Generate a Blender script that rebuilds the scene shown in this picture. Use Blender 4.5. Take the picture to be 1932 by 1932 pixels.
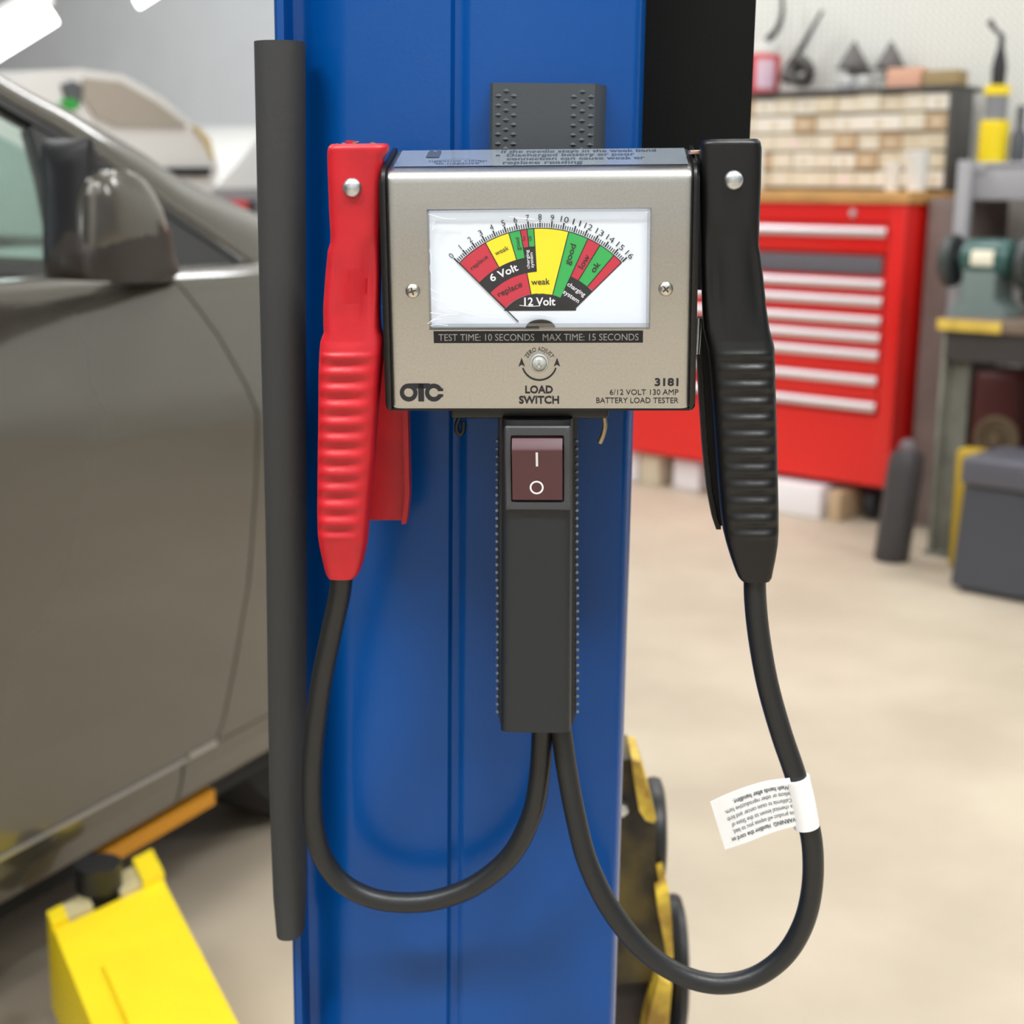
import bpy, bmesh, math, random
from mathutils import Vector, Matrix
for _o in list(bpy.data.objects): bpy.data.objects.remove(_o)
SC = bpy.context.scene
COL = SC.collection
RND = random.Random(7)
PI = math.pi

# ---------------------------------------------------------------- camera
FPX = 2785.0                      # focal length in pixels of the 1932 px frame
ROT = Matrix(((0.999910630634588, -0.013369021801937784, 0.0),
              (0.00279739244951308, 0.2092256628618576, -0.9778633834005136),
              (0.01307307689199811, 0.9777759923704793, 0.20924436289778583)))
EYE = Vector((0, 0, 1.05))
cd = bpy.data.cameras.new('camera'); cam = bpy.data.objects.new('camera', cd); COL.objects.link(cam)
cam.matrix_world = Matrix.Translation(EYE) @ ROT.to_4x4()
cd.sensor_width = 36.0; cd.lens = FPX / 1932 * 36.0
cd.clip_start = 0.02; cd.clip_end = 100
cd.dof.use_dof = True; cd.dof.focus_distance = 0.625; cd.dof.aperture_fstop = 11.0
SC.camera = cam

# ---------------------------------------------------------------- world, lamps, exposure
w = bpy.data.worlds.new('world'); SC.world = w; w.use_nodes = True
bg = w.node_tree.nodes['Background']
bg.inputs[0].default_value = (0.90, 0.95, 1.0, 1); bg.inputs[1].default_value = 0.24
def area(name, loc, target, sx, sy, power, col=(0.98, 0.99, 1.0)):
    l = bpy.data.lights.new(name, 'AREA'); l.shape = 'RECTANGLE'; l.size = sx; l.size_y = sy
    l.energy = power; l.color = col
    o = bpy.data.objects.new(name, l); COL.objects.link(o); o.location = loc
    o.rotation_euler = (Vector(target) - Vector(loc)).to_track_quat('-Z', 'Y').to_euler()
    return o
# tube fixtures under the ceiling; added fill lamps follow
for i, (x, y, p) in enumerate(((-1.3, -0.5, 62), (0.7, -0.5, 62), (0.4, 2.6, 26), (-2.6, 2.4, 26), (2.6, 2.6, 28), (0.6, 5.0, 16),
                               (-3.6, 5.4, 34), (-1.0, 5.6, 26), (3.4, 0.6, 26), (-3.4, -0.6, 26))):
    area('fluorescent_and_fill_lamp', (x, y, 3.3), (x, y, 0), 1.25, 0.28, p)
for (x, y, p) in ((-1.6, -1.0, 22), (1.4, -1.2, 20), (-2.6, 2.8, 26), (2.4, 2.4, 12), (-3.4, 6.5, 40), (0.4, 4.4, 9), (-6.0, 4.5, 30)):
    area('ceiling_fill', (x, y, 2.7), (x, y, 4), 1.4, 0.4, p)      # added fill, thrown upward to brighten the ceiling
area('fluorescent_and_fill_lamp', (-1.9, 8.6, 3.3), (-3.2, 15.5, 1.2), 2.4, 0.4, 95)  # this lamp and the next are added to brighten the far wall
area('fluorescent_and_fill_lamp', (-5.0, 11.0, 3.3), (-6.0, 17.0, 1.2), 2.4, 0.4, 95)
area('wall_fill', (-2.5, -4.6, 3.5), (-2.5, -6.5, 1.5), 4.0, 0.3, 75)  # added fill on the wall behind the camera, to brighten reflections
area('wall_fill', (3.0, -4.6, 3.5), (3.0, -6.5, 1.5), 4.0, 0.3, 45)
area('front_fill', (-0.7, -2.2, 2.9), (0, 0.7, 0.9), 1.6, 0.35, 4)  # added frontal fill from behind the camera
area('front_fill', (1.1, -2.4, 2.9), (0, 0.7, 0.9), 1.6, 0.35, 4)
SC.view_settings.view_transform = 'Standard'; SC.view_settings.look = 'None'
SC.view_settings.exposure = 0.12; SC.view_settings.gamma = 1.0; SC.view_settings.use_curve_mapping = False
SC.cycles.use_denoising = True

# ---------------------------------------------------------------- helpers
def s2l(c): return tuple(((x / 12.92) if x <= 0.04045 else ((x + 0.055) / 1.055) ** 2.4) for x in c)
def rgb(r, g, b): return s2l((r / 255, g / 255, b / 255))
MATS = {}
def M(name, col=None, rough=0.5, metal=0.0, noise=0.0, nscale=8.0, bump=0.0, bscale=200.0, coat=0.0, emit=0.0, spec=0.5, stretch=None, col2=None):
    if name in MATS: return MATS[name]
    m = bpy.data.materials.new(name); m.use_nodes = True; nt = m.node_tree
    b = nt.nodes['Principled BSDF']
    b.inputs['Base Color'].default_value = (*col, 1); b.inputs['Roughness'].default_value = rough
    b.inputs['Metallic'].default_value = metal; b.inputs['Coat Weight'].default_value = coat
    b.inputs['Coat Roughness'].default_value = 0.06; b.inputs['Specular IOR Level'].default_value = spec
    if emit:
        b.inputs['Emission Color'].default_value = (*col, 1); b.inputs['Emission Strength'].default_value = emit
    if noise or bump:
        tc = nt.nodes.new('ShaderNodeTexCoord'); mp = nt.nodes.new('ShaderNodeMapping')
        nt.links.new(tc.outputs['Object'], mp.inputs['Vector'])
        if stretch: mp.inputs['Scale'].default_value = stretch
    if noise:
        n = nt.nodes.new('ShaderNodeTexNoise'); n.inputs['Scale'].default_value = nscale; n.inputs['Detail'].default_value = 6
        nt.links.new(mp.outputs[0], n.inputs['Vector'])
        r = nt.nodes.new('ShaderNodeValToRGB')
        c2 = col2 or tuple(max(0, x * (1 - noise)) for x in col); c1 = col if col2 else tuple(min(1, x * (1 + noise * 0.6)) for x in col)
        r.color_ramp.elements[0].position = 0.35; r.color_ramp.elements[1].position = 0.65
        r.color_ramp.elements[0].color = (*c2, 1); r.color_ramp.elements[1].color = (*c1, 1)
        nt.links.new(n.outputs['Fac'], r.inputs[0]); nt.links.new(r.outputs[0], b.inputs['Base Color'])
    if bump:
        n2 = nt.nodes.new('ShaderNodeTexNoise'); n2.inputs['Scale'].default_value = bscale; n2.inputs['Detail'].default_value = 4
        nt.links.new(mp.outputs[0], n2.inputs['Vector'])
        bp = nt.nodes.new('ShaderNodeBump'); bp.inputs['Strength'].default_value = bump; bp.inputs['Distance'].default_value = 0.002
        nt.links.new(n2.outputs['Fac'], bp.inputs['Height']); nt.links.new(bp.outputs[0], b.inputs['Normal'])
    MATS[name] = m
    return m
def clear_plastic(name, tint=(1, 1, 1), fac=0.08, rough=0.03):
    if name in MATS: return MATS[name]
    m = bpy.data.materials.new(name); m.use_nodes = True; nt = m.node_tree; nt.nodes.clear()
    out = nt.nodes.new('ShaderNodeOutputMaterial'); mx = nt.nodes.new('ShaderNodeMixShader')
    tr = nt.nodes.new('ShaderNodeBsdfTransparent'); tr.inputs[0].default_value = (*tint, 1)
    gl = nt.nodes.new('ShaderNodeBsdfGlossy'); gl.inputs['Roughness'].default_value = rough
    fr = nt.nodes.new('ShaderNodeFresnel'); ge = nt.nodes.new('ShaderNodeNewGeometry'); io = nt.nodes.new('ShaderNodeMath'); io.operation = 'MULTIPLY_ADD'   # same index from both sides
    io.inputs[1].default_value = 1 / 1.45 - 1.45; io.inputs[2].default_value = 1.45
    nt.links.new(ge.outputs['Backfacing'], io.inputs[0]); nt.links.new(io.outputs[0], fr.inputs[0])
    ad = nt.nodes.new('ShaderNodeMath'); ad.operation = 'ADD'; ad.inputs[1].default_value = fac - 0.04; ad.use_clamp = True
    nt.links.new(fr.outputs[0], ad.inputs[0]); nt.links.new(ad.outputs[0], mx.inputs[0])
    nt.links.new(tr.outputs[0], mx.inputs[1]); nt.links.new(gl.outputs[0], mx.inputs[2]); nt.links.new(mx.outputs[0], out.inputs[0])
    MATS[name] = m
    return m

class MB:
    """collects shapes given in one frame; build() links them as ONE mesh object"""
    def __init__(s, frame=None): s.f = frame or Matrix(); s.v = []; s.p = []; s.m = []; s.s = []
    def add(s, vs, fs, m=0, smooth=False):
        k = len(s.v); s.v += [s.f @ Vector(v) for v in vs]
        for f in fs: s.p.append([k + i for i in f]); s.m.append(m); s.s.append(smooth)
    def box(s, a, b, m=0):
        (x0, y0, z0), (x1, y1, z1) = a, b
        vs = [(x, y, z) for z in (z0, z1) for y in (y0, y1) for x in (x0, x1)]
        s.add(vs, [(0, 2, 3, 1), (4, 5, 7, 6), (0, 1, 5, 4), (2, 6, 7, 3), (0, 4, 6, 2), (1, 3, 7, 5)], m)
    def rbox(s, a, b, r, m=0, seg=3):
        bm = bmesh.new(); bmesh.ops.create_cube(bm, size=1)
        for v in bm.verts: v.co = Vector([(a[i] + b[i]) / 2 + v.co[i] * (b[i] - a[i]) for i in range(3)])
        bmesh.ops.bevel(bm, geom=bm.edges[:], offset=r, segments=seg, profile=0.5, affect='EDGES')
        bm.verts.index_update()
        s.add([v.co.copy() for v in bm.verts], [[v.index for v in f.verts] for f in bm.faces], m, True); bm.free()
    def loft(s, rings, m=0, smooth=True, caps=True, closed=True):
        n = len(rings[0]); vs = [v for r in rings for v in r]; fs = []
        for i in range(len(rings) - 1):
            for j in range(n if closed else n - 1):
                fs.append((i * n + j, i * n + (j + 1) % n, (i + 1) * n + (j + 1) % n, (i + 1) * n + j))
        s.add(vs, fs, m, smooth)
        if caps:
            s.add(rings[0], [list(range(n))[::-1]], m); s.add(rings[-1], [list(range(n))], m)
    def tube(s, path, r, n=12, m=0, caps=True):
        P = [Vector(p) for p in path]; rings = []; up = None
        for i, p in enumerate(P):
            t = (P[min(i + 1, len(P) - 1)] - P[max(i - 1, 0)]).normalized()
            if up is None:
                up = t.orthogonal().normalized()
            up = (up - t * up.dot(t)).normalized(); q = t.cross(up)
            rr = r[i] if isinstance(r, (list, tuple)) else r
            rings.append([p + (up * math.cos(2 * PI * k / n) + q * math.sin(2 * PI * k / n)) * rr for k in range(n)])
        s.loft(rings, m, True, caps)
    def lathe(s, prof, c=(0, 0, 0), axis=(0, 0, 1), n=24, m=0):
        ax = Vector(axis).normalized(); u = ax.orthogonal().normalized(); q = ax.cross(u); c = Vector(c)
        rings = [[c + ax * h + (u * math.cos(2 * PI * k / n) + q * math.sin(2 * PI * k / n)) * max(r, 1e-5) for k in range(n)] for r, h in prof]
        s.loft(rings, m, True, True)
    def prism(s, poly, d, m=0, smooth=False):
        """poly: 3D points of a flat outline, d: extrusion vector"""
        P = [Vector(p) for p in poly]; d = Vector(d); n = len(P)
        s.add(P + [p + d for p in P], [list(range(n))[::-1], list(range(n, 2 * n))] , m)
        s.add(P + [p + d for p in P], [(i, (i + 1) % n, n + (i + 1) % n, n + i) for i in range(n)], m, smooth)
    def build(s, name, mats, parent=None, **props):
        me = bpy.data.meshes.new(name)
        root = parent
        while root is not None and root.parent: root = root.parent
        inv = root.matrix_basis.inverted() if root is not None else None
        o = bpy.data.objects.new(name, me); COL.objects.link(o)
        if root is None and s.v:           # a thing of one mesh: origin at its base
            mn = [min(v[i] for v in s.v) for i in range(3)]; mxx = [max(v[i] for v in s.v) for i in range(3)]
            loc = Vector(((mn[0] + mxx[0]) / 2, (mn[1] + mxx[1]) / 2, mn[2])); o.location = loc; inv = Matrix.Translation(-loc)
        me.from_pydata([inv @ v for v in s.v] if inv else s.v, [], s.p)
        for mt in (mats if isinstance(mats, (list, tuple)) else [mats]): me.materials.append(mt)
        me.polygons.foreach_set('material_index', s.m); me.polygons.foreach_set('use_smooth', s.s)
        bm = bmesh.new(); bm.from_mesh(me); bmesh.ops.remove_doubles(bm, verts=bm.verts[:], dist=1e-6)
        bmesh.ops.recalc_face_normals(bm, faces=bm.faces[:]); bm.to_mesh(me); bm.free()
        try: me.set_sharp_from_angle(angle=math.radians(38))
        except Exception: pass
        me.update()
        if parent is not None: o.parent = parent
        for k, v in props.items(): o[k] = v
        return o
def thing(name, label, cat, loc=(0, 0, 0), rz=0.0, group=None, mat=None):
    o = bpy.data.objects.new(name, None); COL.objects.link(o); o.empty_display_size = 0.05
    o.matrix_basis = mat if mat else Matrix.Translation(Vector(loc)) @ Matrix.Rotation(rz, 4, 'Z')
    o['label'] = label; o['category'] = cat
    if group: o['group'] = group
    return o
def tag(o, label, cat, group=None):
    o['label'] = label; o['category'] = cat
    if group: o['group'] = group
    return o

def ray(u, v): return ROT @ Vector(((u - 966) / FPX, (966 - v) / FPX, -1.0))
def onplane(u, v, p0, n):
    d = ray(u, v); return EYE + d * ((Vector(p0) - EYE).dot(Vector(n)) / d.dot(Vector(n)))
def at_z(u, v, z):
    d = ray(u, v); return EYE + d * ((z - EYE.z) / d.z)
def smooth_path(pts, k=8):
    P = [Vector(p) for p in pts]; P = [P[0] * 2 - P[1]] + P + [P[-1] * 2 - P[-2]]; out = []
    for i in range(1, len(P) - 2):
        for j in range(k):
            t = j / k; a, b, c, d = P[i - 1:i + 3]
            out.append(0.5 * ((2 * b) + (c - a) * t + (2 * a - 5 * b + 4 * c - d) * t * t + (3 * b - a - 3 * c + d) * t ** 3))
    out.append(P[-2]); return out
def lerp_rows(rows, v):
    if v <= rows[0][0]: return rows[0][1:]
    for a, b in zip(rows, rows[1:]):
        if v <= b[0]:
            t = (v - a[0]) / (b[0] - a[0]); return tuple(x + (y - x) * t for x, y in zip(a[1:], b[1:]))
    return rows[-1][1:]

# lettering: the built-in font turned into mesh
_TXT = {}
def text_mesh(s, bold):
    key = (s, bold)
    if key in _TXT: return _TXT[key]
    c = bpy.data.curves.new('lettering', 'FONT'); c.body = s; c.offset = bold; c.resolution_u = 3; c.fill_mode = 'FRONT'
    o = bpy.data.objects.new('lettering', c); COL.objects.link(o)
    dg = bpy.context.evaluated_depsgraph_get(); dg.update()
    me = o.evaluated_get(dg).to_mesh()
    vs = [v.co.copy() for v in me.vertices]; fs = [list(p.vertices) for p in me.polygons]
    o.evaluated_get(dg).to_mesh_clear()
    bpy.data.objects.remove(o); bpy.data.curves.remove(c)
    _TXT[key] = (vs, fs); return vs, fs
def put_text(mb, s, x, y, size, z=0.0, rot=0.0, m=0, align='C', bold=0.0, wide=1.0, bend=None, plane=None, vc=True, width=None):
    """size: cap height in metres; bend: (cx, cy, radius) wraps the line round an arc; plane maps local 2D to 3D"""
    vs, fs = text_mesh(s, bold)
    if not vs: return
    x0 = min(v.x for v in vs); x1 = max(v.x for v in vs)
    k = size / 0.70; kx = k * wide
    if width: kx = width / (x1 - x0)
    out = []
    for v in vs:
        px = (v.x - x0) * kx; w_ = (x1 - x0) * kx
        px -= {'L': 0, 'C': w_ / 2, 'R': w_}[align]
        py = v.y * k - (size * 0.5 if vc else 0)
        if bend:
            cx, cy, R, a0 = bend; th = a0 - px / R; rr = R + py
            qx, qy = cx + rr * math.cos(th), cy + rr * math.sin(th)
        else:
            qx = x + px * math.cos(rot) - py * math.sin(rot); qy = y + px * math.sin(rot) + py * math.cos(rot)
        out.append(plane(qx, qy) if plane else (qx, qy, z))
    mb.add(out, fs, m)

# ---------------------------------------------------------------- shared materials
m_black = M('black_rubber', rgb(28, 30, 32), 0.40, spec=0.5, bump=0.08, bscale=900)
m_blackg = M('black_gloss_rubber', rgb(13, 14, 16), 0.36, spec=0.45, bump=0.05, bscale=300)
m_red = M('red_rubber', rgb(192, 28, 40), 0.38, spec=0.45, noise=0.12, nscale=60, bump=0.06, bscale=400)
m_steel = M('brushed_steel', (0.49, 0.49, 0.478), 0.34, 1.0, noise=0.05, nscale=900, bump=0.03, bscale=2500)
m_zinc = M('zinc_metal', (0.62, 0.65, 0.68), 0.38, 1.0, noise=0.15, nscale=600)
m_print = M('black_print', rgb(26, 26, 32), 0.6)
m_blue = M('blue_paint', rgb(0, 72, 146), 0.26, noise=0.05, nscale=6, bump=0.05, bscale=420, spec=0.35)
m_white = M('white_plastic', rgb(238, 240, 240), 0.4)
m_dark = M('dark_plastic', rgb(38, 40, 44), 0.5)
m_yellow = M('yellow_paint', rgb(255, 226, 34), 0.42, noise=0.05, nscale=9)
m_grey = M('grey_paint', rgb(150, 150, 148), 0.45)

# ================================================================ ROOM
CH = math.radians(41)                                  # the shop's walls stand at an angle to the post
E1 = Vector((math.cos(CH), -math.sin(CH), 0)); NW = Vector((math.sin(CH), math.cos(CH), 0))
corner = at_z(1662, 920, 0.13)                         # right front foot of the tool chest
WD = NW.dot(corner) + 0.56
WF = Matrix(((E1.x, NW.x, 0, NW.x * WD), (E1.y, NW.y, 0, NW.y * WD), (0, 0, 1, 0), (0, 0, 0, 1)))
WFI = WF.inverted()
def wa(u, v, b):
    """pixel -> (along the wall, height) on a plane b in front of the wall"""
    p = WFI @ onplane(u, v, NW * (WD - b), NW); return p.x, p.z
def wdepth(u, v, z):
    return -(WFI @ at_z(u, v, z)).y

m_floor = M('concrete_floor', rgb(204, 192, 172), 0.55, noise=0.16, nscale=2.6, bump=0.05, bscale=60, col2=rgb(188, 175, 156))
mb = MB(); mb.box((-16, -9, -0.1), (9, 30, 0)); o = mb.build('floor', m_floor); o['kind'] = 'structure'
m_wall = M('grey_wall_paint', rgb(205, 209, 213), 0.5, noise=0.03, nscale=2)
def pegboard():
    m = bpy.data.materials.new('white_pegboard'); m.use_nodes = True; nt = m.node_tree; b = nt.nodes['Principled BSDF']
    b.inputs['Roughness'].default_value = 0.55
    tc = nt.nodes.new('ShaderNodeTexCoord'); sc = nt.nodes.new('ShaderNodeVectorMath'); sc.operation = 'SCALE'; sc.inputs['Scale'].default_value = 1 / 0.0254
    fr = nt.nodes.new('ShaderNodeVectorMath'); fr.operation = 'FRACTION'; sb = nt.nodes.new('ShaderNodeVectorMath'); sb.operation = 'SUBTRACT'; sb.inputs[1].default_value = (0.5, 0.5, 0.5)
    ml = nt.nodes.new('ShaderNodeVectorMath'); ml.operation = 'MULTIPLY'; ml.inputs[1].default_value = (1, 0, 1)
    ln = nt.nodes.new('ShaderNodeVectorMath'); ln.operation = 'LENGTH'; lt = nt.nodes.new('ShaderNodeMath'); lt.operation = 'LESS_THAN'; lt.inputs[1].default_value = 0.14
    mx = nt.nodes.new('ShaderNodeMix'); mx.data_type = 'RGBA'; mx.inputs[6].default_value = (*rgb(228, 229, 224), 1); mx.inputs[7].default_value = (*rgb(120, 118, 112), 1)
    L = nt.links.new
    L(tc.outputs['Object'], sc.inputs[0]); L(sc.outputs[0], fr.inputs[0]); L(fr.outputs[0], sb.inputs[0]); L(sb.outputs[0], ml.inputs[0])
    L(ml.outputs[0], ln.inputs[0]); L(ln.outputs['Value'], lt.inputs[0]); L(lt.outputs[0], mx.inputs[0]); L(mx.outputs[2], b.inputs['Base Color'])
    return m
aw = wa(1100, 300, 0)[0]
mb = MB(); mb.box((aw, 0, 0), (4.2, 0.1, 4.0)); wall = bpy.data.objects.new('wall_back', bpy.data.meshes.new('wall_back')); COL.objects.link(wall)
wall.data.from_pydata(mb.v, [], mb.p); wall.data.materials.append(pegboard()); wall.matrix_basis = WF; wall['kind'] = 'structure'   # mesh in the wall's own axes, for the peg holes
mb = MB(WF); mb.box((-21, 4.5, 0), (aw + 0.1, 4.6, 4.0)); o = mb.build('wall_left', m_wall); o['kind'] = 'structure'
mb = MB(WF); mb.box((aw, 0.1, 0), (aw + 0.1, 4.5, 4.0)); o = mb.build('wall_return', m_wall); o['kind'] = 'structure'
mb = MB(); mb.box((-11, -6.6, 0), (8, -6.5, 4.0)); o = mb.build('wall_front', M('white_wall_paint', rgb(232, 232, 230), .6)); o['kind'] = 'structure'
mb = MB(WF); mb.box((-21, -10.5, 4.0), (4.2, 4.6, 4.1)); o = mb.build('ceiling', M('white_ceiling', rgb(225, 225, 222), 0.7)); o['kind'] = 'structure'

# ================================================================ TESTER FRAME
tc_ = onplane(1018, 548, EYE + ray(1018, 548) * 0.633, Vector((-0.0503, -0.998, -0.034)))
tx = Vector((0.99852, -0.05028, 0.0206)).normalized(); ty = Vector((-0.0268, -0.0337, 0.99907)); ty = (ty - tx * ty.dot(tx)).normalized(); tz = tx.cross(ty)
TF = Matrix(((tx.x, ty.x, tz.x, tc_.x), (tx.y, ty.y, tz.y, tc_.y), (tx.z, ty.z, tz.z, tc_.z), (0, 0, 0, 1)))
TFI = TF.inverted()
def T(u, v, h=0.0):
    """pixel -> tester coordinates (x right, y up the face, z out of the face) on a plane h in front of the face"""
    return TFI @ onplane(u, v, tc_ + tz * h, tz)
PXM = (T(1118, 548) - T(1018, 548)).x / 100            # metres per pixel on the face

# ================================================================ LIFT POST
POST_D = -0.062                                         # post face, measured behind the tester face
pn = Vector((-0.0503, -0.9987, 0)).normalized(); pp = tc_ + tz * POST_D
px_ = Vector((-pn.y, pn.x, 0))
PF = Matrix(((px_.x, -pn.x, 0, pp.x), (px_.y, -pn.y, 0, pp.y), (0, 0, 1, 0), (0, 0, 0, 1))); PFI = PF.inverted()
def pa(u, v, d=0.0):
    """pixel -> (across, height) on a vertical plane d behind the post face"""
    p = PFI @ onplane(u, v, pp - pn * d, pn); return p.x, p.z
post = thing('car_lift', 'blue car lift post with yellow arms, the battery tester hung on its face', 'car lift', (pp.x, pp.y, 0))
sec = [(528, .05), (528, .003), (530, .0008), (533, 0), (545, 0), (549, .002), (553, .008), (562, .0125), (575, .0135), (590, .0125), (606, .009), (625, .0045), (642, .0015), (660, 0), (842, -.0004),
       (848, -.0006), (852, .0008), (856, .0022), (868, .0022), (873, .0014), (880, 0), (886, -.0004), (1180, 0), (1188, .0006), (1194, .0025), (1199, .006), (1202, .012), (1202, .11), (1060, .11), (1060, .075), (700, .075), (700, .05)]
ring = [(pa(u, 565, d)[0], d) for u, d in sec]
mb = MB(PF); mb.loft([[(x, d, z) for x, d in ring] for z in (0.0, 0.6, 1.2, 1.8, 2.4, 3.2)], 0, True, True)
mb.build('column', m_blue, post)
mb = MB(PF); mb.box((ring[0][0] - .09, -.05, 0), (ring[26][0] + .09, .20, .012)); mb.build('base_plate', m_blue, post)
# grey rubber block fixed high on the post face, with two textured strips
m_block = M('grey_rubber_block', rgb(62, 68, 72), 0.55, bump=0.05, bscale=700)
xl, zt = pa(925, 156, -.012); xr, zt2 = pa(1128, 160, -.012); zb = pa(1000, 700, -.012)[1]
mb = MB(PF)
mb.prism([(xl, .0, zb), (xl, -.011, zb), (xl + .0012, -.0125, zb), (xr - .0012, -.0125, zb), (xr, -.0105, zb), (xr + .004, .0, zb)], (0, 0, zt - zb))
for (a0, a1) in ((xl + .002, xl + .0125), (xr - .0125, xr - .001)):
    nz = int((zt - zb) / .0042)
    for k in range(nz):
        for j in range(3):
            cx = a0 + (a1 - a0) * (j + .5) / 3; cz = zb + (k + .5 + (j % 2) * .5) * .0042
            if cz > zt - .002: continue
            mb.add([(cx - .0017, -.0125, cz), (cx, -.0125, cz - .0012), (cx + .0017, -.0125, cz), (cx, -.0125, cz + .0012), (cx, -.0133, cz)], [(0, 1, 4), (1, 2, 4), (2, 3, 4), (3, 0, 4)])
mb.build('rubber_block', m_block, post, label='dark grey rubber block with pebbled strips')
# dark foam guard over the post's left edge
rows = [(80, 481, 575), (500, 490, 576), (1000, 503, 577), (1500, 510, 577), (1700, 518, 577), (1755, 524, 574)]
mb = MB(); rings = []
m_foam = M('black_foam', rgb(50, 51, 51), 0.75, bump=0.1, bscale=300)
for i in range(24):
    v = 80 + (1755 - 80) * i / 23; ul, ur = lerp_rows(rows, v)
    A = onplane(ul, v, pp + pn * .004, pn); B = onplane(ur, v, pp + pn * .004, pn); c = (A + B) / 2; a = (B - A).length / 2
    ax = (B - A).normalized()
    rings.append([c + ax * (a * math.copysign(abs(math.cos(t)) ** .85, math.cos(t))) + pn * (.0115 * math.copysign(abs(math.sin(t)) ** .85, math.sin(t))) for t in [2 * PI * k / 28 for k in range(28)]])
mb.loft(rings); mb.build('edge_guard', m_foam, post, label='charcoal foam edge guard')
# flat black cover behind the post's right edge
m_cover = M('matt_black_cover', rgb(9, 10, 9), 0.8, spec=.2, bump=0.05, bscale=500)
x0, z0 = pa(1190, 545, .03); x1, _ = pa(1413, 300, .03)
mb = MB(PF); mb.box((x0 - .015, .03, z0), (x1, .05, 2.3)); mb.build('cover', m_cover, post, label='matt black cover')

# ================================================================ BATTERY LOAD TESTER
tst = thing('battery_load_tester', 'brushed metal battery load tester with dial and black handle, hung on the blue post', 'battery tester', mat=TF)
m_case = M('black_case', rgb(20, 20, 21), 0.35)
XL, XR = T(731, 548).x, T(1307, 548).x; YB = T(1018, 771).y; YT = T(1018, 345).y
# the cover is one bent sheet: flat face, rolled top edge, top running back
prof = [(YB, -.030), (YB, -.0008), (YB + .0012, 0), (YT, 0)]
yk = YT; rr = .0066
for k in range(1, 9):
    t = k / 8 * math.radians(80); prof.append((yk + rr * math.sin(t), -rr + rr * math.cos(t)))
yt_, zt_ = prof[-1]; back = T(1018, 282, -.040)
prof.append((back.y, -.040))
def cover_prof(off):
    out = []
    for i, (y, z) in enumerate(prof):
        a = prof[max(i - 1, 0)]; b = prof[min(i + 1, len(prof) - 1)]
        t = Vector((b[0] - a[0], b[1] - a[1])).normalized(); out.append((y - t.y * off * -1 if False else y + (-t.y) * -off * -1 * -1, z + t.x * off))
    return out
mb = MB(TF)
def sheet(mb, pr, x0, x1, m=0, thick=.0012):
    pin = [(y * 1.0 - (.0 if i else 0), z - thick if i < 12 else z) for i, (y, z) in enumerate(pr)]
    inner = []
    for i, (y, z) in enumerate(pr):
        a = pr[max(i - 1, 0)]; b = pr[min(i + 1, len(pr) - 1)]; t = Vector((b[0] - a[0], b[1] - a[1])).normalized()
        inner.append((y + t.y * thick * 2, z - t.x * thick * 2))     # towards the inside of the case
    loop = pr + inner[::-1]
    def inset(e):                                            # the sheet's ends roll over towards the case
        out = []
        for i, (y, z) in enumerate(pr):
            a = pr[max(i - 1, 0)]; b = pr[min(i + 1, len(pr) - 1)]; t = Vector((b[0] - a[0], b[1] - a[1])).normalized()
            out.append((y + t.y * e, z - t.x * e))
        return out
    ends = [(0, .0018), (.0006, .0009), (.0016, .0004), (.003, .0001), (.0045, 0)]
    rings = [[(x0 + d, y, z) for y, z in inset(e) + inner[::-1]] for d, e in ends] + [[(x1 - d, y, z) for y, z in inset(e) + inner[::-1]] for d, e in ends[::-1]]
    mb.loft(rings, m, True, True)
sheet(mb, prof, XL, XR)
mb.build('face_plate', m_steel, tst, label='brushed steel cover')
face = [c for c in tst.children if c.name.startswith('face_plate')][0]
# black plastic end caps, a little proud of the cover
mb = MB(TF)
for (x0, x1) in ((T(721, 548).x, XL + .0004), (XR - .0004, T(1316, 548).x)):
    outer = []
    for i, (y, z) in enumerate(prof):
        a = prof[max(i - 1, 0)]; b = prof[min(i + 1, len(prof) - 1)]; t = Vector((b[0] - a[0], b[1] - a[1])).normalized()
        outer.append((y - t.y * .0013, z + t.x * .0013))
    pts = [(YB - .0013, -.044)] + [(YB - .0013, -.003), (YB - .0005, 0.0005)] + outer[2:] + [(back.y + .001, -.044)]
    ins = [(y * .97, z * .97 - .0008) for y, z in pts]
    xs = [x0, x0 + .0012, x1] if x0 < 0 else [x0, x1 - .0012, x1]
    prs = [ins, pts, pts] if x0 < 0 else [pts, pts, ins]
    mb.loft([[(x, y, z) for y, z in pr] for x, pr in zip(xs, prs)], 0, True, True)
    sx = x0 - .0006 if x0 < 0 else x1 + .0006
mb.box((XL, YB - .0012, -.044), (XR, YB, -.002)); mb.box((XL, YB, -.044), (XR, back.y - .002, -.041))
mb.build('housing', m_case, tst, label='black plastic housing')
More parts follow.
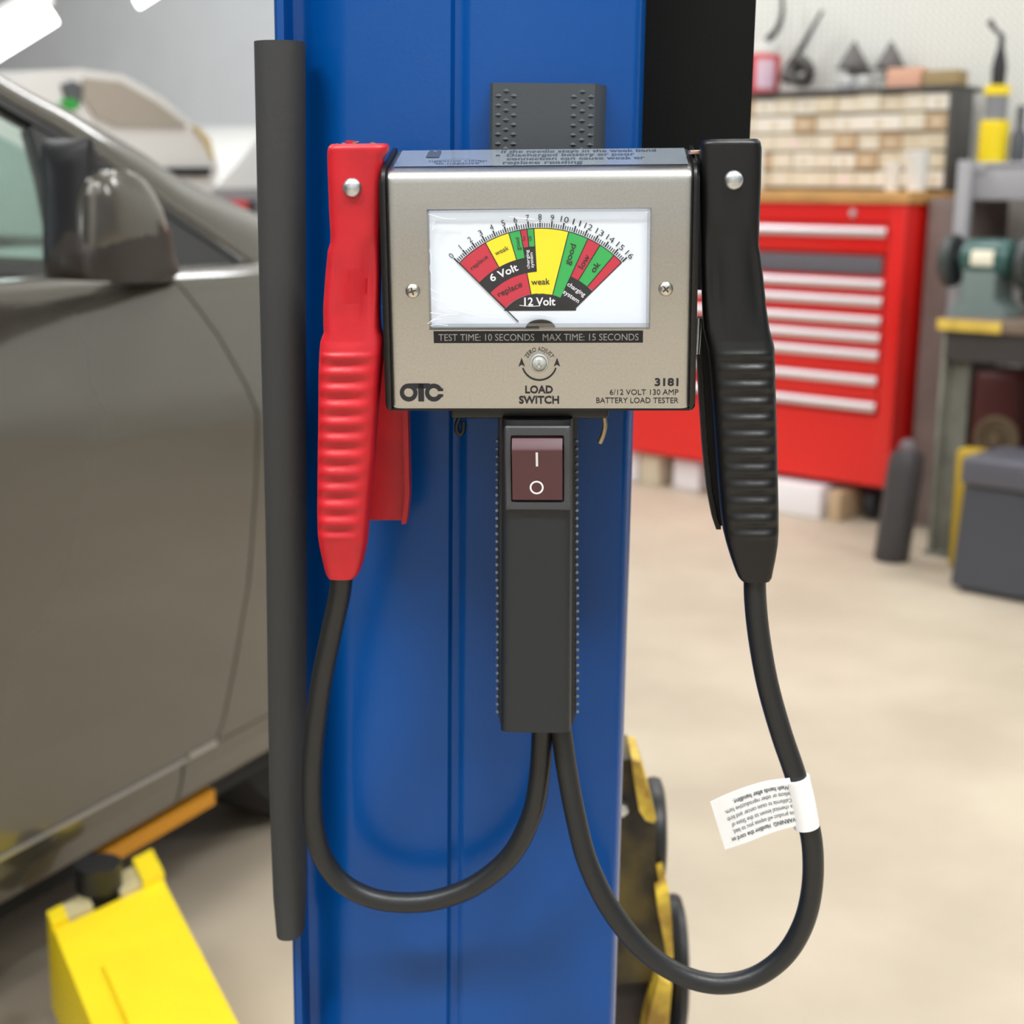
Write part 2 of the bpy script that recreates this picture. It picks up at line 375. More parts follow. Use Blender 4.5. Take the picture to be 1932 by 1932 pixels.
# label film on the sloping top, its blue-grey painting in the post's reflection
m_film = M('reflection_tint_film', rgb(158, 168, 178), 0.12, 0.25, coat=0.6)
m_film2 = M('label_print', rgb(70, 80, 96), 0.4)
def top_pl(lift):
    y0, z0 = prof[-2]; y1, z1 = prof[-1]
    d = Vector((y1 - y0, z1 - z0)); L_ = d.length; d.normalize(); n = Vector((-d.y, d.x))
    return lambda x, q: (x, y0 + d.x * q + n.x * lift, z0 + d.y * q + n.y * lift), L_
pl, LT = top_pl(.0003)
mb = MB(TF)
xa, xb = T(738, 300).x, T(1301, 300).x
mb.add([pl(xa, .0015), pl(xb, .0015), pl(xb, LT - .001), pl(xa, LT - .001)], [(0, 1, 2, 3)], 0)
pl2, _ = top_pl(.0006)
for t, q, x, wdt in (('replace reading', .0070, 1022, 150), ('connection can cause weak or', .0145, 1085, 262), ('Discharged battery or poor', .0220, 1075, 245), ('If the needle stays in the weak band', .0295, 1090, 300)):
    put_text(mb, t, T(x, 305).x, q, .0052, m=1, bold=.012, plane=pl2, width=wdt * PXM)
put_text(mb, '\u2022', T(932, 305).x, .0215, .006, m=1, plane=pl2)
# battery pictogram and the oval note at the left of the label
for q0, q1, u0, u1 in ((.018, .030, 792, 818), (.030, .034, 794, 801), (.030, .034, 809, 816)):
    mb.add([pl2(T(u0, 305).x, q0), pl2(T(u1, 305).x, q0), pl2(T(u1, 305).x, q1), pl2(T(u0, 305).x, q1)], [(0, 1, 2, 3)], 1)
ov = []
for k in range(28):
    t0 = 2 * PI * k / 28; t1 = 2 * PI * (k + 1) / 28; cx = T(858, 305).x
    P = lambda t, e: pl2(cx + (.0100 + e) * math.cos(t), .009 + (.0055 + e) * math.sin(t))
    mb.add([P(t0, 0), P(t1, 0), P(t1, .0003), P(t0, .0003)], [(0, 1, 2, 3)], 1)
put_text(mb, 'negative clamp', T(858, 305).x, .0112, .003, m=1, plane=pl2); put_text(mb, 'to negative', T(858, 305).x, .0066, .003, m=1, plane=pl2)
mb.build('top_label', [m_film, m_film2], tst, label='clear printed label on the sloping top')

# ---- meter
m_dial = M('dial_card', rgb(236, 244, 253), 0.6)
dial_m = [m_dial, M('dial_red', rgb(204, 44, 66), 0.6), M('dial_yellow', rgb(248, 232, 30), 0.6), M('dial_green', rgb(48, 178, 84), 0.6), m_print, M('dial_text_white', rgb(240, 242, 246), 0.6), M('dial_dark_text', rgb(40, 28, 26), 0.6)]
h0 = .0007
def rect(u0, v0, u1, v1, h): a = T(u0, v0, h); b = T(u1, v1, h); return a.x, b.y, b.x, a.y
x0, y0, x1, y1 = rect(809, 397, 1224, 617, h0)
mb = MB(TF); mb.box((x0, y0, .0001), (x1, y1, h0)); meter = mb.build('dial_card', m_dial, tst, label='white dial card')
def D(cx, cy): return T(780 + cx / 4.11, 370 + cy / 4.11, h0)
pL, pM, pR = D(303, 480), D(985, 190), D(1645, 475)
half = (pR - pL).length / 2; mid = (pL + pR) / 2; sag = pM.y - mid.y; RT = (half * half + sag * sag) / (2 * sag)
dcx, dcy = pM.x - .0002, pM.y - RT
KR = RT / 925.7; AM = math.asin(half / RT); KA = AM / math.radians(46.4)
def pol(r, deg): a = math.radians(deg) * KA; return dcx + r * KR * math.sin(a), dcy + r * KR * math.cos(a)
mb = MB(TF)
def band(r0, r1, a0, a1, m, z):
    n = max(2, int(abs(a1 - a0) / 1.5)); vs = []; fs = []
    for k in range(n + 1):
        a = a0 + (a1 - a0) * k / n
        vs += [(*pol(r0, a), z), (*pol(r1, a), z)]
        if k: fs.append((2 * k - 2, 2 * k, 2 * k + 1, 2 * k - 1))
    mb.add(vs, fs, m)
z1_ = h0 + .00010; z2_ = h0 + .00018; z3_ = h0 + .00028
band(655, 870, -46.4, -29.2, 1, z1_); band(655, 870, -29.2, -16.2, 2, z1_); band(655, 870, -16.2, -10.2, 3, z1_)
band(732, 870, -10.2, -6.7, 1, z1_); band(732, 870, -6.7, -3.1, 3, z1_)
band(545, 655, -46.4, -3.1, 4, z1_); band(655, 732, -10.2, -3.1, 4, z1_)
band(378, 545, -46.4, -11, 1, z1_); band(376, 545, -11, -3.1, 2, z1_); band(372, 870, -3.1, 14.8, 2, z1_)
band(375, 870, 14.8, 25.2, 3, z1_); band(555, 870, 25.2, 32.2, 1, z1_); band(558, 870, 32.2, 41, 3, z1_); band(560, 870, 41, 46.4, 1, z1_)
band(372, 558, 25.2, 46.4, 4, z1_)
# black foot of the fan, cut straight along the bottom
yb = dcy + 243 * KR; vs = []; fs = []
for k in range(41):
    a = -48.5 + 97 * k / 40; p = pol(376, a); lo = dcx + (p[0] - dcx) * 1.0
    ybot = yb; xb_ = max(min(p[0], dcx + 272 * KR), dcx - 282 * KR)
    vs += [(xb_, ybot, z1_), (p[0], max(p[1], ybot), z1_)]
    if k: fs.append((2 * k - 2, 2 * k, 2 * k + 1, 2 * k - 1))
mb.add(vs, fs, 4)
def pline(r0, a0, r1, a1, wd, z=z2_, m=4):
    A = Vector(pol(r0, a0)); B = Vector(pol(r1, a1)); t = (B - A).normalized(); n = Vector((-t.y, t.x)) * wd * KR / 2
    mb.add([(*(A + n), z), (*(B + n), z), (*(B - n), z), (*(A - n), z)], [(0, 1, 2, 3)], m)
for a, r0, r1 in ((-46.4, 380, 870), (-29.2, 655, 870), (-16.2, 655, 870), (-10.2, 655, 870), (-6.7, 732, 870), (-3.1, 545, 870), (-11, 378, 545), (14.8, 372, 870), (25.2, 375, 870), (32.2, 555, 870), (41, 558, 870), (46.4, 378, 870)):
    pline(r0, a, r1, a, 7)
for (r, a0, a1) in ((870, -46.4, 46.4), (655, -46.4, -10), (545, -46.4, -3), (732, -10.2, -3.1)):
    band(r - 3, r + 3, a0, a1, 4, z2_)
for k in range(81):
    a = -46.4 + 92.8 * k / 80; big = k % 5 == 0
    pline(877, a, 925 if big else 908, a, 11 if big else 7)
S = KR
def dtxt(s, cx, cy, size, rot, m, bold=0.0, width=None, z=None):
    p = D(cx, cy); put_text(mb, s, p.x, p.y, size * S, z or z3_, math.radians(rot), m, bold=bold, width=width * S if width else None)
for k in range(17):
    a = -46.4 + 92.8 * k / 16; p = pol(953, a)
    put_text(mb, str(k), p[0], p[1], 44 * S, z3_, -math.radians(a) * KA, 4, bold=-.002, width=None if k == 1 else (26 if k < 10 else 60) * S)
dtxt('replace', 508, 512, 34, 37, 6, .004, 158); dtxt('weak', 684, 420, 36, 25, 6, .004, 112); dtxt('good', 808, 370, 33, 95, 6, .004, 96)
dtxt('lo', 856, 325, 22, 95, 6, .004, 34); dtxt('OK', 905, 326, 24, 93, 6, .004, 40)
dtxt('charging', 886, 490, 24, 94, 5, .012, 142); dtxt('system', 916, 496, 24, 94, 5, .012, 116)
dtxt('6 Volt', 700, 592, 56, 23, 5, .022, 228); dtxt('replace', 746, 720, 44, 24, 6, .012, 202); dtxt('weak', 986, 662, 46, 2, 6, .012, 144)
dtxt('12 Volt', 980, 816, 60, 0, 5, .022, 240); dtxt('good', 1214, 450, 46, 71, 6, .012, 160); dtxt('low', 1322, 506, 46, 60, 6, .008, 112); dtxt('ok', 1410, 548, 46, 53, 6, .012, 84)
dtxt('charging', 1266, 722, 34, -34, 5, .014, 158); dtxt('system', 1226, 776, 34, -34, 5, .014, 142)
mb.build('dial_scale', dial_m, meter, label='printed red, yellow and green scale')
# needle, its hub cover, the clear window
mb = MB(TF); A = T(861, 491, .0010); B = T(978, 607, .0010); t = (B - A).normalized(); n = Vector((-t.y, t.x, 0)) * .00022
mb.prism([A + n, B + n, B - n, A - n], (0, 0, .0002)); mb.build('needle', m_print, meter, label='thin black needle')
mb = MB(TF); c = T(1020, 617, h0)
for (r, zz) in ((24, .0022),):
    mb.prism([(c.x + r * PXM * 1.15 * math.cos(PI * k / 16), c.y + r * PXM * .62 * math.sin(PI * k / 16), h0) for k in range(17)], (0, 0, zz))
mb.build('hub_cover', m_case, meter, label='black hub cover')
m_clear = clear_plastic('clear_window', (0.985, 0.99, 1.0), 0.05, 0.02)
m_edge = clear_plastic('window_edge', (0.70, 0.73, 0.78), 0.32, 0.08)
HW = .0034
xa, ya, xb, yb2 = rect(806, 395, 1226, 620, .0012)
mb = MB(TF); mb.add([(xa, ya, HW), (xb, ya, HW), (xb, yb2, HW), (xa, yb2, HW)], [(0, 1, 2, 3)], 0)
for (p, q) in (((xa, ya), (xb, ya)), ((xb, ya), (xb, yb2)), ((xb, yb2), (xa, yb2)), ((xa, yb2), (xa, ya))):
    mb.add([(*p, .0001), (*q, .0001), (*q, HW), (*p, HW)], [(0, 1, 2, 3)], 1)
ib = .0011
for (a, b) in (((xa, ya), (xb, ya + .0026)), ((xa, yb2 - .0014), (xb, yb2)), ((xa, ya), (xa + ib, yb2)), ((xb - ib * 1.6, ya), (xb, yb2))):
    mb.add([(a[0], a[1], HW - .0004), (b[0], a[1], HW - .0004), (b[0], b[1], HW - .0004), (a[0], b[1], HW - .0004)], [(0, 1, 2, 3)], 1)
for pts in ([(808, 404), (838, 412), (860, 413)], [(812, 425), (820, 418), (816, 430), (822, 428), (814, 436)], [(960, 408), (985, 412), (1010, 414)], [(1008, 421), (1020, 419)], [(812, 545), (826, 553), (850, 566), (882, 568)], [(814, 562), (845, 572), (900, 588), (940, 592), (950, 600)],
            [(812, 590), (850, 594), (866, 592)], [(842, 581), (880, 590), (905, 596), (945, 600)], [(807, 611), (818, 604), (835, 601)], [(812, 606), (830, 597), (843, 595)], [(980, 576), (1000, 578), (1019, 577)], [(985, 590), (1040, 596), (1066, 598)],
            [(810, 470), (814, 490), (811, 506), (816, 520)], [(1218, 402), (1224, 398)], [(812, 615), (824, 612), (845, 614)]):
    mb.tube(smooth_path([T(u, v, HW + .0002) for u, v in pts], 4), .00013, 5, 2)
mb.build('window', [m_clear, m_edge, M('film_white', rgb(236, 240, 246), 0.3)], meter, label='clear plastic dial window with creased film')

# ---- lettering and marks on the face
mb = MB(TF); x0, y0, x1, y1 = rect(818, 625, 1213, 646.5, 0); mb.box((x0, y0, 0), (x1, y1, .00015), 0)
p = T(1015.5, 636); put_text(mb, 'TEST TIME: 10 SECONDS   MAX TIME: 15 SECONDS', p.x, p.y, 13 * PXM, .0003, 0, 1, bold=0, width=381 * PXM)
mb.build('time_label', [m_print, M('grey_print', rgb(170, 168, 160), 0.6)], tst, label='black strip with test time lettering')
mb = MB(TF)
def ftxt(s, u, v, cap, align='C', bold=0.0, width=None):
    p = T(u, v); put_text(mb, s, p.x, p.y, cap * PXM, .0002, 0, 0, align, bold, width=width * PXM if width else None)
ftxt('LOAD', 1017, 735, 14, bold=.03, width=53); ftxt('SWITCH', 1017, 754.5, 14, bold=.03, width=77)
mb.build('switch_lettering', m_print, face); mb = MB(TF)
ftxt('3181', 1280, 721, 14, 'R', .03, 45); ftxt('6/12 VOLT 130 AMP', 1280, 740, 10.5, 'R', 0, 131); ftxt('BATTERY LOAD TESTER', 1280, 755.5, 10.5, 'R', 0, 157)
mb.build('model_lettering', m_print, face); mb = MB(TF)
zc = T(1017.5, 685)
put_text(mb, 'ZERO ADJUST', 0, 0, 8 * PXM, .0002, m=0, bend=(zc.x, zc.y - 1 * PXM, 28 * PXM, PI / 2), width=64 * PXM)
def arc(cx, cy, r0, r1, a0, a1, n=24, z=.0002):
    for k in range(n):
        t0 = a0 + (a1 - a0) * k / n; t1 = a0 + (a1 - a0) * (k + 1) / n
        mb.add([(cx + r * math.cos(t), cy + r * math.sin(t), z) for r, t in ((r0, t0), (r1, t0), (r1, t1), (r0, t1))], [(0, 1, 2, 3)], 0)
arc(zc.x, zc.y, 31.5 * PXM, 34.5 * PXM, math.radians(197), math.radians(343))
for sx in (-1, 1):
    q = [(sx * 34, 10), (sx * 27.5, -7), (sx * 33.5, -3), (sx * 40, -7)]
    mb.add([(zc.x + a * PXM, zc.y + b * PXM, .0002) for a, b in q], [(0, 1, 2, 3)], 0)
mb.build('adjust_marking', m_print, face); mb = MB(TF)
# maker's mark: heavy joined O, T and C
def lm(u, v): q = T(u, v); return q.x, q.y
cx, cy = lm(771, 741); arc(cx, cy, 9 * PXM, 17.2 * PXM, 0, 2 * PI, 40)
cx, cy = lm(818.5, 741); arc(cx, cy, 9 * PXM, 17.2 * PXM, math.radians(26), math.radians(334), 36)
for (u0, v0, u1, v1) in ((771, 724, 811, 733), (789.5, 724, 799.5, 757.5), (826, 733.2, 836, 738), (826, 744.5, 836, 749)):
    a = lm(u0, v1); b = lm(u1, v0); mb.add([(a[0], a[1], .00022), (b[0], a[1], .00022), (b[0], b[1], .00022), (a[0], b[1], .00022)], [(0, 1, 2, 3)], 0)
mb.build('maker_mark', m_print, face)
m_screw = M('nickel_screw', (0.66, 0.63, 0.57), 0.28, 1.0)
for (u, v, rot) in ((779, 549, .3), (1256, 545, .7)):
    mb = MB(TF); c = T(u, v); r = 14 * PXM
    mb.lathe([(r, 0), (r, .0006), (r * .92, .0012), (r * .7, .0018), (r * .4, .0022), (0, .0023)], c, (0, 0, 1), 28, 0)
    for q in (0, PI / 2):
        a = rot + q; d = Vector((math.cos(a), math.sin(a), 0)); n = Vector((-d.y, d.x, 0)); L_ = r * .55; wd = r * .15
        mb.prism([c + d * L_ + n * wd * .5 + Vector((0, 0, .00185)), c + n * wd + Vector((0, 0, .0020)), c - d * L_ + n * wd * .5 + Vector((0, 0, .00185)), c - d * L_ - n * wd * .5 + Vector((0, 0, .00185)), c - n * wd + Vector((0, 0, .0020)), c + d * L_ - n * wd * .5 + Vector((0, 0, .00185))], (0, 0, .0004), 1)
    mb.build('screw', [m_screw, M('screw_slot', (.12, .11, .1), 0.5, 1.0)], face, label='silver cross-head screw')
mb = MB(TF); r = 18 * PXM
mb.lathe([(r, 0), (r, .0008), (r * .9, .0016), (r * .82, .0016), (r * .76, .0011), (r * .7, .0022), (r * .5, .0030), (0, .0033)], zc, (0, 0, 1), 32)
mb.box((zc.x - r * .12, zc.y - r * .4, .0030), (zc.x + r * .12, zc.y + r * .45, .0036)); mb.box((zc.x - r * .35, zc.y - r * .1, .0030), (zc.x + r * .35, zc.y + r * .1, .0036))
mb.build('zero_adjust_screw', M('clear_grey_plastic', rgb(176, 178, 174), 0.15, coat=.5), tst, label='translucent round adjusting screw')

# ---- underside base, wire feet, handle, switch
mb = MB(TF); a = T(850, 774, -.012); b = T(1148, 789, -.012)
mb.rbox((a.x, b.y, -.040), (b.x, YB + .0005, -.010), .0015); mb.build('mounting_base', m_case, tst)
for (pts, mt) in (([(868, 786), (862, 800), (862, 812), (868, 820), (874, 812), (875, 795)], m_blackg), ([(1140, 788), (1141, 805), (1137, 822), (1131, 836)], M('brass_wire', (.45, .36, .22), 0.35, 0.9))):
    mb = MB(TF); mb.tube(smooth_path([T(u, v, -.012 - .0) for u, v in pts], 6), .0011, 10); mb.build('wire_foot', mt, tst)
m_grip = M('charcoal_grip_plastic', rgb(29, 34, 38), 0.42, bump=0.12, bscale=1500)
def shell(mb, rows, hc, bf, bb, v0, v1, step=4, n=28, e=3.4, m=0, rib=None, dent=None):
    rings = []; k = max(2, int((v1 - v0) / step))
    for i in range(k + 1):
        v = v0 + (v1 - v0) * i / k; r = lerp_rows(rows, v); A = T(r[0], v, hc); B = T(r[1], v, hc); c = (A + B) / 2; a = (B.x - A.x) / 2
        f = bf(v) if callable(bf) else bf; g = bb(v) if callable(bb) else bb; rg = []
        for j in range(n):
            t = 2 * PI * j / n; cx, sz = math.cos(t), math.sin(t)
            x = a * math.copysign(abs(cx) ** (2 / e), cx); z = (f if sz > 0 else g) * math.copysign(abs(sz) ** (2 / e), sz)
            if sz > 0 and rib: z += rib(v, x / a) * min(1, sz * 2)
            if sz > 0 and dent: z += dent(v, x / a) * min(1, sz * 2)
            rg.append((c.x + x, c.y, hc + z))
        rings.append(rg)
    mb.loft(rings, m)
rows = [(783, 949, 1081), (1000, 948, 1080), (1363, 946, 1078)]
HC = -.016
mb = MB(TF); shell(mb, rows, HC, .0125, .010, 783, 1363, 20, 32, 7)
rows2 = [(783, 940, 1090), (1000, 938, 1089), (1340, 939, 1088), (1362, 942, 1083)]
shell(mb, rows2, HC - .006, .002, .008, 783, 1362, 20, 24, 6)
for (u_, ) in ((937.5,), (1088.5,)):
    for k in range(36):
        v = 832 + k * 14.6; c = T(u_ + (1 if v > 1100 else 0), v, HC - .004)
        mb.lathe([(.0006, -.0006), (.0008, 0), (.0006, .0006)], c, (0, 0, 1), 8, 1)
a = T(1014, 790, HC); b = T(1012, 1360, HC)
mb.box((b.x - .00015, b.y, HC + .0123), (a.x + .00015, a.y, HC + .01258), 0)
handle = mb.build('handle', [m_grip, M('grey_bead', rgb(120, 126, 130), 0.4)], tst, label='charcoal plastic grip')
m_bez = M('bezel_plastic', rgb(64, 66, 70), 0.35)
hz = HC + .0125
a = T(952.5, 803, hz); b = T(1077, 961, hz); i0 = T(965, 821, hz); i1 = T(1063, 945, hz)
def rrect(x0, y0, x1, y1, r, z):
    out = []
    for cx, cy, t0 in ((x1 - r, y1 - r, 0), (x0 + r, y1 - r, 90), (x0 + r, y0 + r, 180), (x1 - r, y0 + r, 270)):
        out += [(cx + r * math.cos(math.radians(t0 + 90 * k / 5)), cy + r * math.sin(math.radians(t0 + 90 * k / 5)), z) for k in range(6)]
    return out
mb = MB(TF); mb.loft([rrect(a.x, b.y, b.x, a.y, .001, hz - .003), rrect(a.x, b.y, b.x, a.y, .001, hz + .0016), rrect(a.x + .0006, b.y + .0006, b.x - .0006, a.y - .0006, .001, hz + .0022),
    rrect(i0.x - .0004, i1.y - .0004, i1.x + .0004, i0.y + .0004, .0008, hz + .0022), rrect(i0.x, i1.y, i1.x, i0.y, .0006, hz + .0016), rrect(i0.x, i1.y, i1.x, i0.y, .0006, hz - .002)], 0, True, True)
mb.build('switch_bezel', m_bez, handle, label='dark grey switch bezel')
m_rock = M('maroon_plastic', rgb(76, 36, 46), 0.28, coat=.3)
j0 = T(966.5, 823, hz); j1 = T(1061.5, 943, hz); jm = T(1000, 843, hz)
mb = MB(TF); prf = [(j0.y, 0), (j0.y, .0010), (jm.y + .0002, .0052), (jm.y - .0006, .0056), ((j0.y + j1.y) / 2, .0036), (j1.y + .002, .0030), (j1.y + .0006, .0026), (j1.y, .0015), (j1.y, 0)]
mb.loft([[(x, y, hz + z) for y, z in prf] for x in (j0.x, j0.x + .0004, j1.x - .0004, j1.x)], 0, True, True)
rk = mb.build('rocker', m_rock, handle, label='maroon rocker marked I and O')
mb = MB(TF)
def rz(y):
    for (ya_, za_), (yb_, zb_) in zip(prf[3:], prf[4:]):
        if yb_ <= y <= ya_: return hz + za_ + (zb_ - za_) * (y - ya_) / (yb_ - ya_) + .00012
    return hz + .0058
def quadz(xs0, ys0, xs1, ys1): mb.add([(xs0, ys0, rz(ys0)), (xs1, ys0, rz(ys0)), (xs1, ys1, rz(ys1)), (xs0, ys1, rz(ys1))], [(0, 1, 2, 3)], 0)
a = T(1011, 880, hz + .004); b = T(1015, 853, hz + .0048); quadz(a.x, a.y, b.x, b.y)
c = T(1012.5, 920, hz + .0035)
for k in range(32):
    t0, t1 = 2 * PI * k / 32, 2 * PI * (k + 1) / 32
    P = [(c.x + r * PXM * math.cos(t), c.y + r * PXM * math.sin(t)) for r, t in ((10.3, t0), (13.6, t0), (13.6, t1), (10.3, t1))]
    mb.add([(x, y, rz(y)) for x, y in P], [(0, 1, 2, 3)], 0)
mb.build('switch_marking', m_white, handle, label='white I and O marks')

# ================================================================ CLAMPS WITH THEIR LEADS
def clamp(label, mat, rows, ribrow, rowsb, hb, rivet, v_top, v_bot, cable, ch, dent, side):
    root = thing('battery_clamp', label, 'clamp', mat=Matrix.Translation(TF @ T(rivet[0], v_bot, -.01)))
    hc = -.010
    def rib(v, x):
        if v < 655 or v > 1012: return 0
        fade = min(1, (v - 655) / 12, (1012 - v) / 12) * (1 - min(1, max(0, (abs(x + side * .12) - .34) / .60)))
        return .0009 * math.cos(2 * PI * (v - ribrow) / 31.0) * fade
    def bf(v):
        if v < v_top + 8: return .0052 + .0014 * (v - v_top) / 8
        if v < 440: return .0066
        if v < 640: return .0066 + .0014 * (v - 440) / 200
        if v < 665: return .0080 + .0014 * (v - 640) / 25
        if v < 1010: return .0094
        return .0094 - .0022 * (v - 1010) / 80
    mb = MB(TF); shell(mb, rows, hc, bf, .008, v_top, v_bot, 3, 36, 4.0, rib=rib, dent=dent)
    mb.build('front_handle', mat, root)
    # rear handle: a channel with raised rims, open towards the front one
    mb = MB(TF); rings = []
    for i in range(41):
        v = rowsb[0][0] + (rowsb[-1][0] - rowsb[0][0]) * i / 40; uL, uR = lerp_rows(rowsb, v); A = T(uL, v, hb); B = T(uR, v, hb); w_ = B.x - A.x; tk = .0022
        rings.append([(A.x, A.y, hb + .004), (A.x + tk, A.y, hb + .004), (A.x + tk * 1.3, A.y, hb - .003), (B.x - tk * 1.3, A.y, hb - .003), (B.x - tk, A.y, hb + .004), (B.x, A.y, hb + .004), (B.x, A.y, hb - .005), (B.x - tk, A.y, hb - .0065), (A.x + tk, A.y, hb - .0065), (A.x, A.y, hb - .005)])
    mb.loft(rings); mb.build('rear_handle', mat, root)
    mb = MB(TF); c = T(rivet[0], rivet[1], hc + .0066); r = 18.5 * PXM
    mb.lathe([(r * .9, -.018), (r * .98, 0), (r, .0006), (r * .93, .0015), (r * .75, .0023), (r * .42, .0029), (0, .0031)], c, (0, 0, 1), 28)
    mb.build('rivet', m_zinc, root, label='silver domed rivet')
    mb = MB(TF); P = []
    for i, (u, v) in enumerate(cable):
        t = i / (len(cable) - 1); P.append(T(u, v, ch(t)))
    mb.tube(smooth_path(P, 8), .0051, 18)
    cb = mb.build('cable', m_black, root, label='thick black cable')
    return root, cb
rows_r = [(271, 627, 728), (276, 621, 734), (286, 619, 732), (300, 619, 724), (330, 620, 722), (400, 622.5, 721), (440, 625, 719), (456, 625, 718), (472, 620, 718), (520, 615.5, 718), (580, 611.5, 717), (615, 612, 718), (625, 613, 720), (632, 610, 723), (642, 606.5, 726), (655, 605.5, 725), (700, 603.5, 720), (780, 603, 713), (850, 602, 708), (900, 601.5, 703), (960, 601, 698), (1000, 602, 695), (1024, 605, 693), (1060, 612.5, 685), (1078, 617, 679), (1086, 622, 672)]
def dent_r(v, x):
    d = 0
    if 440 < v < 640:
        f = math.sin(PI * (v - 440) / 200); d -= .0026 * f * math.exp(-((x - .62) / .22) ** 2); d += .0010 * f * math.exp(-((x + .05) / .16) ** 2); d -= .0010 * f * math.exp(-((x + .45) / .15) ** 2)
    return d
rb_r = [(640, 660, 758), (770, 656, 771), (860, 655, 773), (930, 655, 774.5), (965, 656, 771), (984, 664, 768)]
cab_r = [(1024, 1350), (1022, 1400), (1018, 1460), (1004, 1535), (965, 1612), (900, 1668), (830, 1696), (765, 1703), (700, 1694), (645, 1665), (608, 1615), (591, 1550), (588, 1470), (593, 1390), (606, 1290), (626, 1190), (641, 1120), (646, 1075)]
red, _c = clamp('red rubber battery clamp with ribbed grip and its black lead', m_red, rows_r, 668, rb_r, -.036, (665, 354), 271, 1086, cab_r, lambda t: -.018 - .012 * math.sin(PI * t) + .008 * t, dent_r, 1)
# torn shreds of rubber on the red clamp's top
mb = MB(TF)
for (u, v, l, r_, h) in ((662, 268, 11, -.12, -.010), (672, 269, 7, .2, -.008), (700, 272, 8, .35, -.011), (708, 272, 6, -.4, -.009), (690, 274, 6, .1, -.007), (634, 273, 5, .3, -.010), (724, 277, 7, .15, -.012), (650, 271, 5, -.3, -.008)):
    c = T(u, v, h); d = Vector((math.cos(r_), math.sin(r_), .2)) * l * PXM; n = Vector((-d.y, d.x, 0)).normalized() * l * .3 * PXM
    mb.prism([c - d, c - d * .2 - n, c + d, c + d * .5 + n, c - d * .5 + n * .8], (0, 0, .0022), 0 if u in (662, 690, 724) else 1)
mb.build('torn_rubber', [m_red, M('frayed_fibre', rgb(158, 118, 104), 0.8)], red, label='torn shreds at the top')
rows_b = [(262, 1330, 1428), (267, 1323, 1434), (280, 1320, 1436.5), (300, 1320, 1436), (350, 1320, 1435), (420, 1321, 1432), (462, 1322, 1431), (480, 1322, 1434), (520, 1323, 1439), (580, 1325, 1445), (620, 1327, 1451), (640, 1331, 1457), (655, 1335, 1460), (700, 1340, 1461), (800, 1347, 1464), (900, 1354, 1466), (960, 1359, 1467.5), (1000, 1364, 1467.5), (1024, 1370, 1466), (1050, 1378, 1462), (1075, 1387, 1457), (1086, 1392, 1455), (1091, 1397, 1451)]
def dent_b(v, x):
    d = 0
    if 420 < v < 640:
        f = math.sin(PI * (v - 420) / 220); d -= .0020 * f * math.exp(-((x + .55) / .22) ** 2); d -= .0016 * f * math.exp(-((x - .7) / .2) ** 2); d += .0008 * f * math.exp(-((x + .1) / .2) ** 2)
    return d
rb_b = [(600, 1317, 1345), (640, 1313, 1350), (755, 1319, 1362), (846, 1325, 1372), (923, 1333, 1380), (975, 1343, 1385), (995, 1350, 1388)]
cab_b = [(1056, 1350), (1062, 1400), (1070, 1455), (1085, 1535), (1108, 1625), (1150, 1712), (1210, 1788), (1278, 1836), (1350, 1856), (1420, 1845), (1478, 1805), (1515, 1745), (1532, 1675), (1533, 1600), (1521, 1535), (1500, 1460), (1473, 1380), (1448, 1290), (1432, 1200), (1425, 1130), (1424, 1075)]
blk, cblk = clamp('black rubber battery clamp with ribbed grip, its lead carrying a white tag', m_blackg, rows_b, 662, rb_b, -.034, (1384, 340), 262, 1091, cab_b, lambda t: -.018 + .004 * math.sin(PI * t) + .008 * t, dent_b, -1)
# steel jaw parts between the clamps and the case
for root, pts in ((red, [(722, 640), (728, 655), (728, 672)]), (blk, [(1318, 600), (1316, 640), (1314, 668)])):
    mb = MB(TF); mb.tube(smooth_path([T(u, v, -.014) for u, v in pts], 4), .0014, 10); mb.build('jaw_spring', m_zinc, root, label='steel jaw spring')
mb = MB(TF); a = T(1300, 283, -.02); b = T(1326, 291, -.02)
mb.rbox((a.x, b.y, -.026), (b.x, a.y, -.014), .0004); mb.build('jaw', M('copper_jaw', (.6, .42, .36), 0.3, 1.0), blk, label='copper coloured jaw tip')
# white warning tag folded round the lead
m_tag = M('white_tag_paper', rgb(240, 242, 244), 0.5)
th = -.008
mb = MB(TF); c0 = T(1508, 1488, th); c1 = T(1523, 1552, th)
cen = [T(1503, 1468, th), T(1507, 1482, th), T(1513, 1510, th), T(1520, 1545, th), T(1522, 1559, th)]
axis = (cen[-1] - cen[0]).normalized()
mb.tube([cen[0], cen[2], cen[-1]], .0061, 24, 0)
fl_top = [(1340, 1513), (1370, 1499), (1410, 1484), (1450, 1473), (1490, 1468)]; fl_bot = [(1368, 1603), (1402, 1592), (1440, 1577), (1472, 1566), (1512, 1556)]
ft = smooth_path([T(u, v, th + .0060 * (i / 4) ** .5 * .6) for i, (u, v) in enumerate(fl_top)], 5); fb = smooth_path([T(u, v, th + .0060 * (i / 4) ** .5 * .6) for i, (u, v) in enumerate(fl_bot)], 5)
n = len(ft); mb.add([*ft, *fb, *[p - Vector((0, 0, .0003)) for p in ft], *[p - Vector((0, 0, .0003)) for p in fb]],
       [(i, i + 1, n + i + 1, n + i) for i in range(n - 1)] + [(2 * n + i, 3 * n + i, 3 * n + i + 1, 2 * n + i + 1) for i in range(n - 1)] + [(i, 2 * n + i, 2 * n + i + 1, i + 1) for i in range(n - 1)] + [(n + i, n + i + 1, 3 * n + i + 1, 3 * n + i) for i in range(n - 1)], 0, True)
